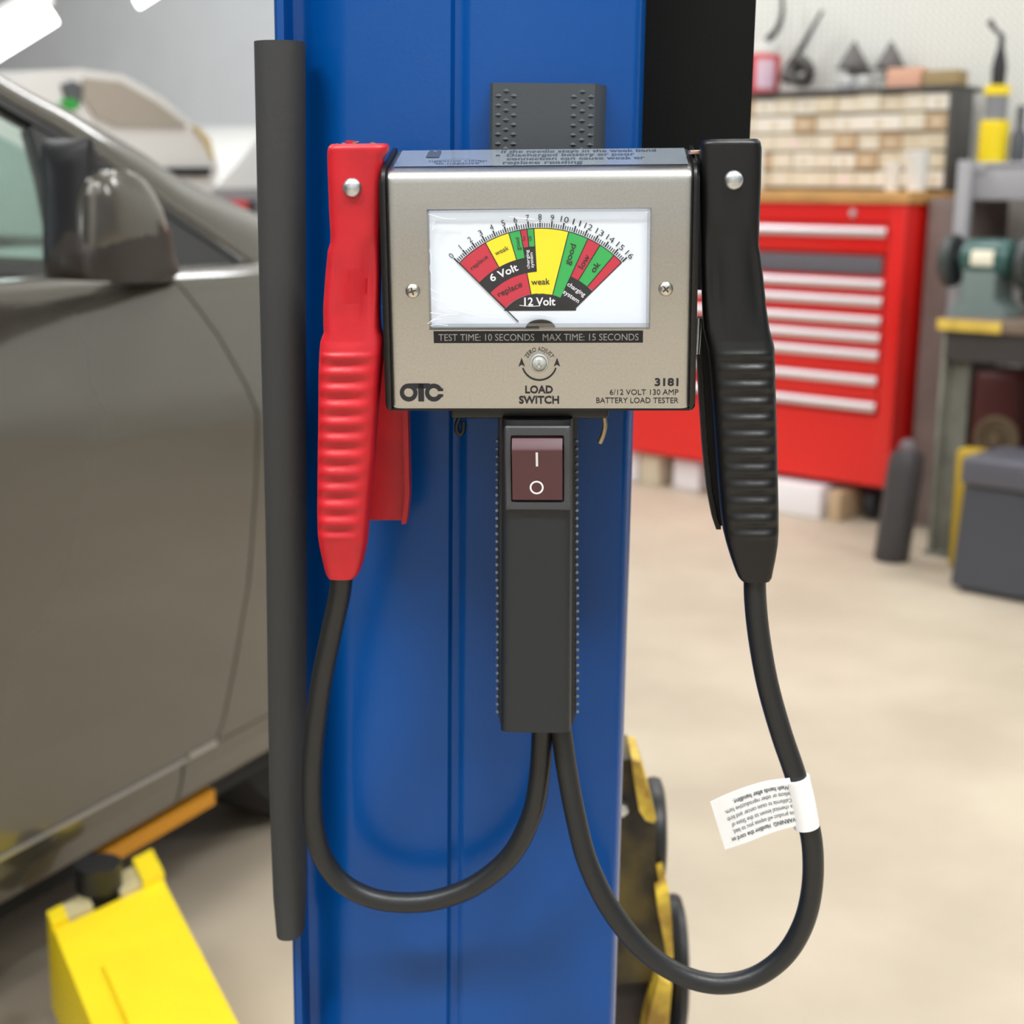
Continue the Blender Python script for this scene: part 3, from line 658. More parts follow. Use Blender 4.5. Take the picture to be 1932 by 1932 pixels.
def tag_pl(s, t):
    """s: 0 at the lead .. 1 at the free end, t: 0 lower edge .. 1 upper edge of the hanging flag"""
    f = (1 - s) * (n - 1); i = max(0, min(n - 2, int(f))); k = f - i
    p = (ft[i].lerp(ft[i + 1], k)) * t + (fb[i].lerp(fb[i + 1], k)) * (1 - t); return (p.x, p.y, p.z + .00025)
W_ = 150 * PXM; H_ = 93 * PXM
for i, (ln, s0, wd) in enumerate((('WARNING:  Handling the cord on', .02, .85), ('this product will expose you to lead,', .02, .80), ('a chemical known to the State of', .05, .76), ('California to cause cancer and birth', .04, .80), ('defects or other reproductive harm.', .02, .82), ('Wash hands after handling.', .02, .68))):
    tc0 = .14 + i * .135
    put_text(mb, ln, 0, 0, .083 * H_, m=1, align='L', bold=.02 if i in (0, 5) else .004, width=wd * W_, plane=(lambda x, y, s0=s0, tc0=tc0: tag_pl(s0 + x / W_, tc0 - y / H_)))
mb.build('warning_tag', [m_tag, M('tag_print', rgb(70, 76, 84), 0.6)], cblk, label='white paper warning tag printed upside down')

# ================================================================ BACKGROUND, WALL SIDE
def wbox(mb, a0, a1, b0, b1, z0, z1, m=0, r=0):
    """box from wall coordinates: b = distance in front of the wall"""
    if r: mb.rbox((a0, -b1, z0), (a1, -b0, z1), r, m)
    else: mb.box((a0, -b1, z0), (a1, -b0, z1), m)
def wloc(a, b, z): return WF @ Vector((a, -b, z))
def wthing(name, label, cat, a, b, z, group=None): return thing(name, label, cat, mat=Matrix.Translation(wloc(a, b, z)) @ Matrix.Rotation(-CH, 4, 'Z'), group=group)

# ---- red tool chest
m_chest = M('red_enamel', rgb(226, 30, 26), 0.32, spec=0.5, coat=.2)
m_alu = M('aluminium_trim', (0.74, 0.72, 0.78), 0.34, 1.0)
BF = 0.56; AR = -2.185; AL = -3.75
chest = wthing('tool_chest', 'red rolling tool chest with silver drawer pulls and a wooden top', 'tool chest', (AL + AR) / 2, .3, 0)
mb = MB(WF); wbox(mb, AL, AR, .03, BF - .02, .13, 1.042, 0, .006); wbox(mb, AR - .055, AR, BF - .03, BF, .13, 1.042, 0, .004); wbox(mb, AL, AL + .055, BF - .03, BF, .13, 1.042, 0, .004)
wbox(mb, AL + .05, AR - .05, BF - .03, BF - .004, .13, .36, 0); wbox(mb, AL + .05, AR - .05, BF - .03, BF - .004, .985, 1.042, 0)
mb.build('cabinet', m_chest, chest)
mb = MB(WF); wbox(mb, AL - .01, AR + .012, .01, BF + .012, 1.042, 1.082, 0, .006)
mb.build('worktop', M('butcher_block', rgb(206, 158, 98), 0.45, noise=.18, nscale=10, stretch=(1, 8, 8)), chest, label='wooden worktop')
hu = ((1687, 440), (1676, 539), (1673, 572), (1670, 608), (1668, 640), (1665, 673), (1661, 721), (1657, 770))
hz_ = [wa(u, v, BF)[1] for u, v in hu]; zstrip = (wa(1660, 519, BF)[1], wa(1660, 485, BF)[1])
ends = hz_[1:] + [.36 - .02]
for i, z in enumerate(hz_):
    zt_d = z + .024; zb_d = (ends[i] + .026) if i else zstrip[1] + .012
    if i == 7: zb_d = .372
    mb = MB(WF); wbox(mb, AL + .058, AR - .058, BF - .03, BF - .001, zb_d, zt_d, 0, .003); d = mb.build('drawer', m_chest, chest)
    mb = MB(WF); a1 = AR - .060
    mb.loft([[(x, -(BF + y), z + q) for y, q in ((-.001, .017), (.010, .015), (.016, .004), (.013, -.012), (.004, -.017), (-.001, -.014))] for x in (AL + .065, a1 - .006, a1)], 0, True, True)
    mb.build('drawer_pull', m_alu, d, label='silver full-width pull')
mb = MB(WF); a1 = wa(1664, 500, BF)[0]; wbox(mb, AL + .07, a1, BF - .01, BF + .003, zstrip[0], zstrip[1], 0, .002); mb.build('liner_panel', M('grey_panel', rgb(98, 96, 104), 0.5), chest, label='dark grey strip')
mb = MB(WF); a, z = wa(1609, 403, BF); mb.lathe([(.012, 0), (.012, .006), (.006, .008), (0, .008)], (a, -BF + .004, z), (0, -1, 0), 16); mb.build('lock', m_zinc, chest)
for a in (AL + .09, AR - .09):
    for b in (.10, .46):
        mb = MB(WF); mb.lathe([(.055, -.018), (.055, .018)], (a, -b, .055), (1, 0, 0), 20); mb.box((a - .03, -b - .02, .10), (a + .03, -b + .02, .132)); mb.build('caster', m_dark, chest)
# ---- small parts cabinet standing on the worktop
cab = wthing('small_parts_cabinet', 'dark framed cabinet of small tan drawers standing on the wooden worktop', 'parts cabinet', -2.7, .12, 1.082)
CB = .26; CR = -2.185; CLx = -3.3; z_top = wa(1795, 160, CB)[1]; zb0 = 1.083
mb = MB(WF); fr = .022
wbox(mb, CLx, CR, .14, CB - .02, zb0, zb0 + .01); wbox(mb, CLx, CR, .13, .14, zb0, z_top); wbox(mb, CR - fr, CR, .13, CB + .01, zb0, z_top, 0, .003); wbox(mb, CLx, CLx + fr, .13, CB + .01, zb0, z_top, 0, .003); wbox(mb, CLx, CR, .06, CB + .01, z_top - fr * .7, z_top, 0, .003)
nr = 5; zh = (z_top - fr * .7 - zb0 - .012) / nr
for k in range(1, nr): wbox(mb, CLx + fr, CR - fr, .14, CB - .006, zb0 + .012 + zh * k - .004, zb0 + .012 + zh * k + .002, 1)
mb.build('cabinet_frame', [M('dark_grey_frame', rgb(74, 74, 74), 0.5), M('divider_card', rgb(150, 140, 122), .6)], cab)
cols = [M('cream_card', rgb(224, 216, 198), 0.6), M('tan_card', rgb(214, 202, 178), 0.6), M('pale_card', rgb(234, 230, 220), 0.6), M('brown_card', rgb(196, 170, 138), 0.6)]
m_lab = M('white_label', rgb(244, 240, 244), 0.6); m_plabel = M('pink_label', rgb(240, 214, 222), .6)
W0 = CLx + fr; nc = 13; cw = (CR - fr - W0) / nc
for rI in range(nr):
    k = 0
    while k < nc:
        wd = 2 if RND.random() < .16 and k < nc - 1 else 1
        a0 = W0 + k * cw + .0015; a1 = W0 + (k + wd) * cw - .0015; zz0 = zb0 + .014 + zh * rI; zz1 = zz0 + zh - .008 - RND.random() * .006; bo = RND.uniform(-.008, .006)
        m_ = RND.choices((0, 1, 2, 3), (5, 3, 4, .7))[0]
        mb = MB(WF); wbox(mb, a0, a1, .145, CB + bo, zz0, zz1, 0); wbox(mb, (a0 + a1) / 2 - .012, (a0 + a1) / 2 + .012, CB + bo, CB + bo + .001, zz0 + .012, zz0 + .034, 1)
        mb.build('small_drawer', [cols[m_], m_plabel if RND.random() < .12 else cols[1 if m_ == 3 else (m_ + 2) % 3]], cab); k += wd
# ---- things on top of the cabinet
ZT = z_top
def px(u, v, b): return wa(u, v, b)
def place(name, label, cat, u, v, b, z=None):
    a, zz = px(u, v, b); return a, (zz if z is None else z)
bT = .15
a0, _ = px(1405, 160, bT); a1, z1 = px(1470, 78, bT)
mb = MB(WF); cxr = (a0 + a1) / 2; r = (a1 - a0) / 2
jar = wthing('plastic_jar', 'red and white plastic jar on the parts cabinet, beside the black cover', 'jar', cxr, bT, ZT)
mb.lathe([(r * .96, 0), (r, .006), (r, (z1 - ZT) * .72), (r * .9, (z1 - ZT) * .76), (0, (z1 - ZT) * .76)], (cxr, -bT, ZT), (0, 0, 1), 24, 0)
mb.build('jar_body', M('red_jar_plastic', rgb(216, 62, 72), 0.4), jar)
mb = MB(WF); mb.lathe([(r * .94, 0), (r * .96, (z1 - ZT) * .02), (r * .96, (z1 - ZT) * .22), (0, (z1 - ZT) * .24)], (cxr, -bT, ZT + (z1 - ZT) * .76), (0, 0, 1), 24); mb.build('jar_lid', m_white, jar, label='white lid')
mb = MB(WF); mb.loft([[(cxr + r * 1.01 * math.sin(t), -bT - r * 1.01 * math.cos(t), ZT + q) for t in [.30 + 1.0 * k / 8 for k in range(9)]] for q in ((z1 - ZT) * .1, (z1 - ZT) * .66)], 0, True, False, False); mb.build('jar_label', M('pale_pink_label', rgb(226, 196, 214), .5), jar)
# grey bundle of hose and rags
mb = MB(WF); P = [px(u, v, bT) for u, v in ((1478, 154), (1492, 128), (1512, 112), (1528, 130), (1516, 152), (1500, 150), (1488, 138), (1506, 124))]
mb.tube(smooth_path([(a, -bT + .02 * math.sin(i * 2), max(z, ZT + .02)) for i, (a, z) in enumerate(P)], 6), .020, 12)
tag(mb.build('hose_bundle', M('dark_grey_hose', rgb(88, 86, 84), .7)), 'dark grey bundled hose lying beside the red and white jar', 'hose')
# two dark hoses hanging on the pegboard
for pts, lab in (([(1474, -20), (1476, 20), (1468, 52), (1448, 76)], 'shorter dark hose hung on the pegboard above the red and white jar'), ([(1552, 20), (1536, 48), (1516, 84), (1500, 108), (1484, 132)], 'longer dark hose leaning down the pegboard to the hose bundle')):
    b = .06; mb = MB(WF); q = [px(u, v, b) for u, v in pts]
    mb.tube(smooth_path([(a, -b, z) for a, z in q], 6), [.006 + .010 * i / (len(q) * 6) for i in range((len(q) - 1) * 6 + 1)], 10)
    tag(mb.build('hanging_hose', m_dark), lab, 'hose', 'hoses on the pegboard')
# two grey funnels standing mouth down
m_fun = M('grey_funnel_plastic', rgb(104, 100, 100), 0.6)
for (u, lab) in ((1612, 'dark grey cone-shaped funnel standing above the shiny bowls'), (1682, 'dark grey cone-shaped funnel standing above the orange carton')):
    b = .05; a, zt2 = px(u, 78, b); a_, zb2 = px(u, 128, b); aL, _ = px(u - 28, 128, b); r = a - aL
    sh = wthing('funnel', lab, 'funnel', a, b, zb2)
    mb = MB(WF); mb.lathe([(r, 0), (r, .006), (r * .55, (zt2 - zb2) * .55), (r * .16, (zt2 - zb2) * .9), (r * .12, zt2 - zb2)], (a, -b, zb2), (0, 0, 1), 20); mb.build('cone', m_fun, sh)
    mb = MB(WF); mb.box((a - .05, -b - .04, zb2 - .004), (a + .05, 0, zb2)); mb.build('hook_shelf', m_fun, sh)
for i, (u, r_) in enumerate(((1596, .030), (1630, .026))):
    a, z = px(u, 158, bT); mb = MB(WF)
    mb.lathe([(.012, 0), (r_ * .8, .012), (r_, .044), (r_ * .98, .05), (r_ * .9, .044), (r_ * .6, .014), (0, .008)], (a, -bT, ZT), (0, 0, 1), 24)
    tag(mb.build('metal_bowl', M('polished_metal', (.92, .93, .95), .25, .35)), ('wider shiny metal bowl on the parts cabinet', 'smaller shiny metal bowl on the parts cabinet')[i], 'bowl', 'bowls on the parts cabinet')
a0, _ = px(1672, 150, bT); a1, z1 = px(1738, 126, bT); mb = MB(WF); wbox(mb, a0, a1, bT - .06, bT, ZT, z1, 0, .002)
tag(mb.build('carton', M('orange_card', rgb(228, 176, 150), .6)), 'low pale orange carton on the parts cabinet', 'carton')
a0, _ = px(1742, 150, bT); a1, z1 = px(1808, 130, bT); a1 = min(a1, CR - .002); mb = MB(WF); wbox(mb, a0, a1, bT - .08, bT, ZT, z1, 0, .002)
tag(mb.build('carton', M('brown_carton', rgb(168, 146, 104), .6)), 'brown carton at the end of the parts cabinet top', 'carton')
# ---- white cups on the worktop
for (u0, u1, v0, v1, lab) in ((1667, 1701, 306, 360, 'smaller white cup on the wooden worktop'), (1706, 1755, 284, 366, 'larger white cup on the wooden worktop')):
    b = .44; aL, _ = px(u0, v1, b); aR, zt2 = px(u1, v0, b); r = (aR - aL) / 2; a = (aL + aR) / 2; zz = 1.0825
    cup = wthing('cup', lab, 'cup', a, b, zz, 'white cups on the worktop'); hh = max(.05, zt2 - zz)
    mb = MB(WF); mb.lathe([(r * .74, 0), (r * .76, .003), (r * .96, hh * .9), (r, hh * .92), (r, hh), (r * .93, hh), (r * .7, .006), (0, .006)], (a, -b, zz), (0, 0, 1), 24); mb.build('cup_body', m_white, cup)
a, _ = px(1428, 262, .42); mb = MB(WF); mb.lathe([(.028, 0), (.028, .12), (.016, .14), (.016, .17), (0, .17)], (a, -.42, 1.0825), (0, 0, 1), 20)
tag(mb.build('white_bottle', M('pale_bottle', rgb(226, 232, 232), .35)), 'pale bottle on the worktop, mostly behind the black clamp', 'bottle')

# ---- cartons on the floor under the chest
for (u0, u1, v, b, h, mt, lab) in ((1345, 1546, 985, .60, .108, 'white_label', 'long white carton on the floor under the red chest'), (1560, 1584, 990, .60, .100, 'brown_card', 'narrow brown carton end beside the long white one'), (1268, 1318, 945, .50, .11, 'white_label', 'short white carton left of the long one under the chest'),
                                   (1206, 1242, 935, .52, .115, 'tan_card', 'tan carton under the red chest next to the blue post'), (1150, 1204, 930, .50, .115, 'white_label', 'white carton under the chest, half behind the blue post')):
    a0, _ = wa(u0, v, b); a1, _ = wa(u1, v, b); mb = MB(WF); wbox(mb, a0, a1 - .004, b - .22, b, .001, h, 0, .003); tag(mb.build('carton', MATS[mt]), lab, 'carton')
a0, _ = wa(1612, 985, .45); a1, _ = wa(1660, 985, .45); mb = MB(WF); wbox(mb, a0, a1 - .02, .22, .38, .001, .085, 0, .01); tag(mb.build('grey_crate', M('dull_grey', rgb(104, 100, 92), .7)), 'dull grey crate in the shade under the red chest', 'crate')

# ---- workbench with grinder
bB = .83
wb = wthing('workbench', 'low grey steel workbench with a worn yellow front edge', 'workbench', -1.3, .5, 0)
al = -1.925; ar = -.85; zB = .716
m_bg = M('worn_grey_steel', rgb(128, 128, 118), 0.5, noise=.25, nscale=12)
mb = MB(WF); wbox(mb, al, ar, .1, bB, zB - .034, zB, 0, .004); mb.build('bench_top', M('worn_brown_top', rgb(120, 104, 92), .6, noise=.3, nscale=14), wb)
a1 = wa(1890, 605, bB)[0]; mb = MB(WF); wbox(mb, al - .002, a1, bB - .004, bB + .006, zB - .034, zB - .002, 0, .002); mb.build('edge_strip', M('worn_yellow', rgb(222, 190, 84), .5, noise=.2, nscale=20), wb, label='worn yellow edge')
for a in (al + .01, ar - .08):
    for b in (bB - .075, .15):
        mb = MB(WF); wbox(mb, a, a + .07, b, b + .012, 0, zB - .034); wbox(mb, a, a + .012, b, b + .06, 0, zB - .034); wbox(mb, a - .01, a + .08, b - .02, b + .07, 0, .01); mb.build('leg', m_bg, wb)
mb = MB(WF); zLS = wa(1880, 828, .62)[1] - .073; wbox(mb, al + .03, ar, .16, bB - .07, zLS - .02, zLS); wbox(mb, al + .02, ar, bB - .03, bB - .015, zB - .12, zB - .034); mb.build('lower_shelf', M('dark_shelf', rgb(60, 56, 54), .6), wb)
gr = wthing('bench_grinder', 'green bench grinder with a pale highlight on the workbench', 'grinder', -1.62, .5, zB)
bG = .62; aL, _ = wa(1818, 485, bG); aR, zt2 = wa(1922, 452, bG); ac = (aL + aR) / 2; _, zcn = wa(1868, 488, bG); r = zt2 - zcn
m_teal = M('green_enamel', rgb(52, 92, 88), .32, coat=.3)
mb = MB(WF); ln = (aR - aL); 
mb.lathe([(r * .55, -ln / 2), (r * .9, -ln / 2 + .012), (r, -ln / 2 + .03), (r, ln / 2 - .03), (r * .9, ln / 2 - .012), (r * .55, ln / 2)], (ac, -bG, zcn), (1, 0, 0), 28); mb.build('motor', m_teal, gr)
mb = MB(WF); mb.loft([[(ac - q, -bG - .07, z), (ac + q, -bG - .07, z), (ac + q, -bG + .07, z), (ac - q, -bG + .07, z)] for q, z in ((.085, zB), (.085, zB + .02), (.05, zB + .05), (.05, zcn - r * .6))], 0, False); mb.build('base', M('pale_green_base', rgb(120, 136, 134), .5), gr)
for s in (-1, 1):
    mb = MB(WF); mb.lathe([(.075, -.016), (.08, -.010), (.08, .010), (.075, .016)], (ac + s * (ln / 2 + .035), -bG - .0, zcn - .01), (1, 0, 0), 28); mb.lathe([(.014, -.03), (.014, .03)], (ac + s * (ln / 2 + .02), -bG, zcn), (1, 0, 0), 12)
    mb.build('wheel_guard', M('dark_guard', rgb(64, 70, 70), .4), gr)
mb = MB(WF); mb.loft([[(x, -bG - (r + .001) * math.cos(t), zcn + (r + .001) * math.sin(t)) for t in [-.35 + .8 * k / 6 for k in range(7)]] for x in (ac - .035, ac + .035)], 0, True, False, False); mb.build('motor_highlight', M('cream_highlight', rgb(244, 240, 220), .4), gr, label='pale patch for the highlight on the motor')  # pale patch stands in for the bright reflection on the motor
# ---- grey steel wall shelf with sprayer and bottle
bS = .46; sh = wthing('steel_shelf', 'grey steel wall shelf behind the green bench grinder', 'shelf', -1.5, .2, .9)
aL, zt2 = wa(1828, 306, bS); _, zb2 = wa(1845, 378, bS); m_sg = M('light_grey_steel', rgb(168, 168, 174), .45)
mb = MB(WF); wbox(mb, aL, -.75, bS - .02, bS, zb2, zt2, 0, .006); wbox(mb, aL, -.75, 0, bS, zt2 - .02, zt2 - .006, 0); mb.build('shelf_tray', m_sg, sh)
pL_, _ = wa(1798, 420, .50); pR_, _ = wa(1823, 420, .50); mb = MB(WF); wbox(mb, pL_, pR_, .465, .50, 0, zt2 + .004, 0, .004); wbox(mb, pL_ + .005, aL + .06, .455, .468, zt2 - .03, zt2 - .008); mb.build('upright', m_sg, sh)
mb = MB(WF); wbox(mb, aL + .03, -.8, .0, .03, .72, zb2 - .01); wbox(mb, aL + .03, -.8, .03, .24, zb2 - .16, zb2 - .15); mb.build('back_panel', M('black_panel', rgb(34, 34, 36), .7), sh)
bP = .30; a, _ = wa(1872, 300, bP); zS = zt2 - .006
sp = wthing('pump_sprayer', 'tall yellow and black pump sprayer standing on the wall shelf', 'sprayer', a, bP, zS)
def hz2(v): return wa(1872, v, bP)[1] - zS
k = (wa(1898, 260, bP)[0] - wa(1845, 260, bP)[0]) / 2
mb = MB(WF); mb.lathe([(k * .95, 0), (k, .006), (k, hz2(228) - .004), (k * .9, hz2(228)), (0, hz2(228))], (a, -bP, zS), (0, 0, 1), 24); mb.build('tank', m_yellow, sp, label='yellow tank')
mb = MB(WF); mb.lathe([(k * .72, hz2(228)), (k * .74, hz2(200)), (k * .76, hz2(180)), (0, hz2(180))], (a, -bP, zS), (0, 0, 1), 24); mb.build('sight_tube', M('grey_clear', rgb(138, 140, 146), .3), sp)
mb = MB(WF); mb.lathe([(k * .86, hz2(180)), (k * .86, hz2(162)), (0, hz2(162))], (a, -bP, zS), (0, 0, 1), 24); mb.build('collar', m_yellow, sp)
mb = MB(WF); mb.lathe([(k * .45, hz2(162)), (k * .5, hz2(130)), (k * .4, hz2(110)), (k * .22, hz2(90)), (k * .18, hz2(66)), (0, hz2(66))], (a, -bP, zS), (0, 0, 1), 20)
n0 = (a, -bP, zS + hz2(68)); x1 = wa(1868, 40, bP); mb.tube([n0, (wa(1876, 55, bP)[0], -bP, wa(1876, 55, bP)[1]), (x1[0], -bP, x1[1])], [.006, .007, .011], 10); mb.build('pump_head', m_dark, sp, label='black pump head')
a, _ = wa(1920, 292, .3); mb = MB(WF); h1 = wa(1920, 200, .3)[1] - zS; mb.lathe([(.024, 0), (.025, h1 * .5), (.012, h1 * .62), (.012, h1), (0, h1)], (a, -.3, zS), (0, 0, 1), 20)
tag(mb.build('dark_bottle', M('dark_bottle_plastic', rgb(70, 72, 80), .4)), 'dark narrow bottle beside the yellow pump sprayer', 'bottle')
# ---- grey cabinet between chest and bench
a0 = AR + .022; a1 = al - .03; mb = MB(WF); a1 = -2.03; wbox(mb, a0, a1, .14, .455, 0.0, 1.06, 0, .006)
tag(mb.build('steel_cabinet', M('dull_mauve_grey', rgb(128, 114, 110), .55, noise=.2, nscale=6)), 'narrow dull grey steel cabinet between red chest and workbench', 'cabinet')
# ---- dark axle stand in front of it
pj = WFI @ at_z(1700, 1060, 0); bj = -pj.y
js = wthing('canister', 'dark grey upright canister on the floor beside the chest corner', 'canister', pj.x, bj, 0)
aL, _ = wa(1651, 1050, bj); aR, _ = wa(1712, 1050, bj); zj = wa(1700, 850, bj)[1]; rj = (aR - aL) / 2; aj = (aL + aR) / 2
mb = MB(WF); rings = []
for f, q in ((0, .92), (.02, 1), (.35, 1), (.8, 1.02), (.93, .98), (1, .8)):
    rings.append([(aj + .030 * f + rj * q * math.cos(2 * PI * k / 24), -bj + rj * q * math.sin(2 * PI * k / 24), zj * f) for k in range(24)])
mb.loft(rings); mb.build('canister_body', M('dark_grey_steel', rgb(62, 60, 63), .5), js)
mb = MB(WF); mb.lathe([(rj * .5, 0), (rj * .5, .02), (rj * .3, .035), (0, .035)], (aj + .03, -bj, zj), (0, 0, 1), 16); mb.build('canister_cap', M('mauve_cap', rgb(104, 92, 98), .5), js)
# ---- tool case at the frame's edge, things behind it
pc = WFI @ at_z(1812, 1118, 0); bc = -pc.y; a0 = pc.x - .03; zc_ = wa(1830, 862, bc)[1]
tcase = wthing('tool_case', 'dark grey plastic tool case on the floor in front of the workbench', 'tool case', a0 + .25, bc - .13, 0)
m_tc = M('dark_case_plastic', rgb(70, 72, 80), .5)
mb = MB(WF); mb.loft([[(a0 - o_, -bc - o_, z), (a0 + .5 + o_, -bc - o_, z), (a0 + .5 + o_, -bc + .26 + o_, z), (a0 - o_, -bc + .26 + o_, z)] for o_, z in ((-.01, .012), (0, .02), (-.012, zc_ * .78), (-.014, zc_ * .78))], 0, False); mb.box((a0 + .02, -bc + .02, 0), (a0 + .46, -bc + .22, .02)); mb.build('case_body', m_tc, tcase)
mb = MB(WF); mb.rbox((a0 + .002, -bc - .002, zc_ * .79), (a0 + .5, -bc + .26, zc_), .014); mb.build('case_lid', M('case_lid_plastic', rgb(88, 88, 98), .45), tcase)
mb = MB(WF); mb.box((a0 + .20, -bc - .012, zc_ * .70), (a0 + .25, -bc + .004, zc_ * .86)); mb.build('latch', m_dark, tcase)
c = WFI @ at_z(1880, 1010, 0); a, z = wa(1880, 828, .62); mb = MB(WF); R_ = .062
for i in range(3):
    mb.tube([(a + (R_ - i * .018) * math.cos(2 * PI * k / 30), -.62 + .004 * i, z + (R_ - i * .018) * math.sin(2 * PI * k / 30)) for k in range(31)], .010, 8)
mb.lathe([(.02, -.02), (.02, .02)], (a, -.62, z), (0, 1, 0), 12)
tag(mb.build('hose_coil', M('tan_hose', rgb(118, 100, 76), .7)), 'tan coiled hose on the lower shelf of the workbench', 'hose')
a0, _ = wa(1798, 905, .92); a1, z1 = wa(1846, 852, .92)
mb = MB(WF); wbox(mb, a0, a1, .845, .915, 0, z1, 0, .01); tag(mb.build('yellow_can', M('dull_yellow', rgb(190, 158, 40), .5)), 'yellow can behind the dark tool case', 'can')
a, z = wa(1850, 720, .35); mb = MB(WF); wbox(mb, a + .04, a + .20, .30, .50, zLS, z + .05, 0, .02); tag(mb.build('dark_red_box', M('dark_red_paint', rgb(84, 28, 26), .5)), 'dark red box in the shade under the workbench', 'box')

# ================================================================ TAN CAR
CA = math.radians(25.7); EF = Vector((math.sin(CA), math.cos(CA), 0)); EN = Vector((math.cos(CA), -math.sin(CA), 0)); D0 = -1.2336
CF = Matrix(((EF.x, -EN.x, 0, EN.x * D0), (EF.y, -EN.y, 0, EN.y * D0), (0, 0, 1, 0), (0, 0, 0, 1))); CFI = CF.inverted()
def ca(u, v, off=0.0):
    """pixel -> car coordinates (forward, into the car, up) on a vertical plane off metres inside the near flank"""
    return CFI @ onplane(u, v, EN * (D0 - off), EN)
GN = (CF.to_3x3() @ Vector((0, -1, .45))).normalized(); GP = CF @ Vector((0, .06, .95))
def cg(u, v, lift=0.0): return CFI @ onplane(u, v, GP + GN * lift, GN)
GNL = Vector((0, -1, .45)).normalized()
car = thing('car', 'tan car with a dark door mirror, parked beside the lift post', 'car', mat=Matrix.Translation(CF @ Vector((.5, .85, 0))) @ Matrix.Rotation(PI / 2 - CA, 4, 'Z'))
m_tan = M('tan_metallic_paint', rgb(82, 79, 72), 0.26, 0.40, coat=1.0)
m_gl = clear_plastic('tinted_glass', (0.84, 0.945, 0.925), 0.10, 0.02)
m_trim = M('black_trim', rgb(30, 31, 34), 0.4)
YZ = [(.19, .05), (.215, .022), (.25, .012), (.278, .008), (.283, .0), (.40, -.012), (.55, -.022), (.70, -.028), (.757, -.030), (.763, -.029), (.80, -.020), (.86, -.004), (.905, .009), (.925, .016), (.938, .026), (.947, .040), (.952, .058)]
def yz(z): return lerp_rows([(a, b) for a, b in YZ], z)[0]
def flank(mb, s0, s1, z0, z1, n=80, extra=0.0, thick=.012, m=0):
    zs = sorted(set([z0 + (z1 - z0) * k / n for k in range(n + 1)] + [z for z, _ in YZ if z0 < z < z1])); rings = []
    for z in zs:
        a = s0(z) if callable(s0) else s0; b = s1(z) if callable(s1) else s1; front = []; back = []
        for k in range(13):
            s = a + (b - a) * k / 12; y = yz(z + .10 * (s - 1.48) * max(0, 1 - abs(z - .76) / .17) - .018 * max(0, 1 - abs(z - .76) / .17)) + .012 * ((s - .3) / 1.5) ** 2 * (1 if s > .3 else .3) - .008 + extra
            front.append((s, y, z)); back.append((s, y + thick, z))
        rings.append(front + back[::-1])
    mb.loft(rings, m, True, True)
gap = [(.283, 1.604), (.30, 1.612), (.32, 1.622), (.505, 1.667), (.65, 1.681), (.747, 1.684), (.79, 1.668), (.86, 1.632), (.93, 1.58), (.952, 1.565)]
sd = lambda z: lerp_rows(gap, z)[0]
mb = MB(CF); flank(mb, -1.15, lambda z: sd(z) - .0022, .286, .952); door = mb.build('front_door', m_tan, car)
mb = MB(CF); flank(mb, lambda z: sd(max(.283, z)) + .0022, 2.55, .286, .952); flank(mb, 1.544, 2.2, .20, .284); mb.build('front_fender', m_tan, car)
mb = MB(CF); flank(mb, -1.9, 1.539, .20, .279); mb.build('rocker_panel', m_tan, car)
mb = MB(CF); flank(mb, -1.15, 1.534, .2795, .2865, 3, -.004, .02); flank(mb, 1.541, lambda z: 1.604, .281, .290, 3, -.003, .02); mb.build('sill_highlight', M('satin_highlight', rgb(176, 172, 170), .3, .6), car, label='pale strip for the highlight along the door bottom')  # pale strip stands in for the highlight on the door's lower edge
mb = MB(CF); flank(mb, -2.3, -1.155, .286, .952); mb.build('rear_door', m_tan, car)
mb = MB(CF); mb.box((-2.3, .045, .175), (2.5, 1.62, .26)); mb.box((-2.3, .05, .25), (2.5, .075, .935)); mb.box((-2.3, 1.60, .25), (2.5, 1.625, .93)); mb.box((2.45, .05, .2), (2.5, 1.62, .95)); mb.box((-2.3, .05, .2), (-2.25, 1.62, .95)); mb.box((1.50, .08, .26), (2.5, 1.6, .90)); mb.build('underbody', M('underbody_black', rgb(22, 22, 22), .8), car)
mb = MB(CF); flank(mb, 1.60, 2.5, .94, .956, 3, .03, .5); mb.loft([[(s, .06, z - .01), (s, .06, z), (s, .85, z + .03), (s, 1.6, z), (s, 1.6, z - .01)] for s, z in ((1.97, .925), (2.25, .905), (2.55, .84))], 0, True); mb.build('hood', m_tan, car)
# orange strip under the sill
mb = MB(CF); pts = [ca(u, v, .05) for u, v in ((175, 1603), (385, 1508))]; mb.box((pts[0].x, .030, .174), (pts[1].x, .056, .197)); mb.build('sill_strip', M('strip_orange', rgb(206, 140, 20), .6), car, label='orange strip under the sill')
# greenhouse: window glass, black frame, windscreen pillar, mirror
def gslab(mb, pix, thick, lift=0.0, m=0):
    mb.prism([cg(u, v, lift) for u, v in pix], -GNL * thick, m)
mb = MB(CF); gslab(mb, [(-420, -40), (-160, 100), (0, 196), (62, 240), (84, 330), (118, 500), (-420, 506)], .004); mb.build('door_glass', m_gl, car, label='tinted door window')
mb = MB(CF); gslab(mb, [(58, 236), (135, 274), (310, 396), (478, 512), (470, 518), (112, 518), (106, 440), (84, 330)], .02, .004); gslab(mb, [(-420, 500), (170, 500), (172, 517), (-420, 520)], .02, .006)
gslab(mb, [(-420, -52), (0, 184), (135, 262), (310, 385), (486, 512), (478, 514), (305, 396), (133, 273), (0, 197), (-420, -40)], .02, .006)
mb.build('window_frame', m_trim, car, label='black window frame and quarter panel')
low = [(-420, -56), (0, 186), (135, 264), (310, 388), (400, 448), (492, 514)]; up = [(-420, -110), (0, 145), (150, 222), (262, 286), (345, 340), (486, 404)]
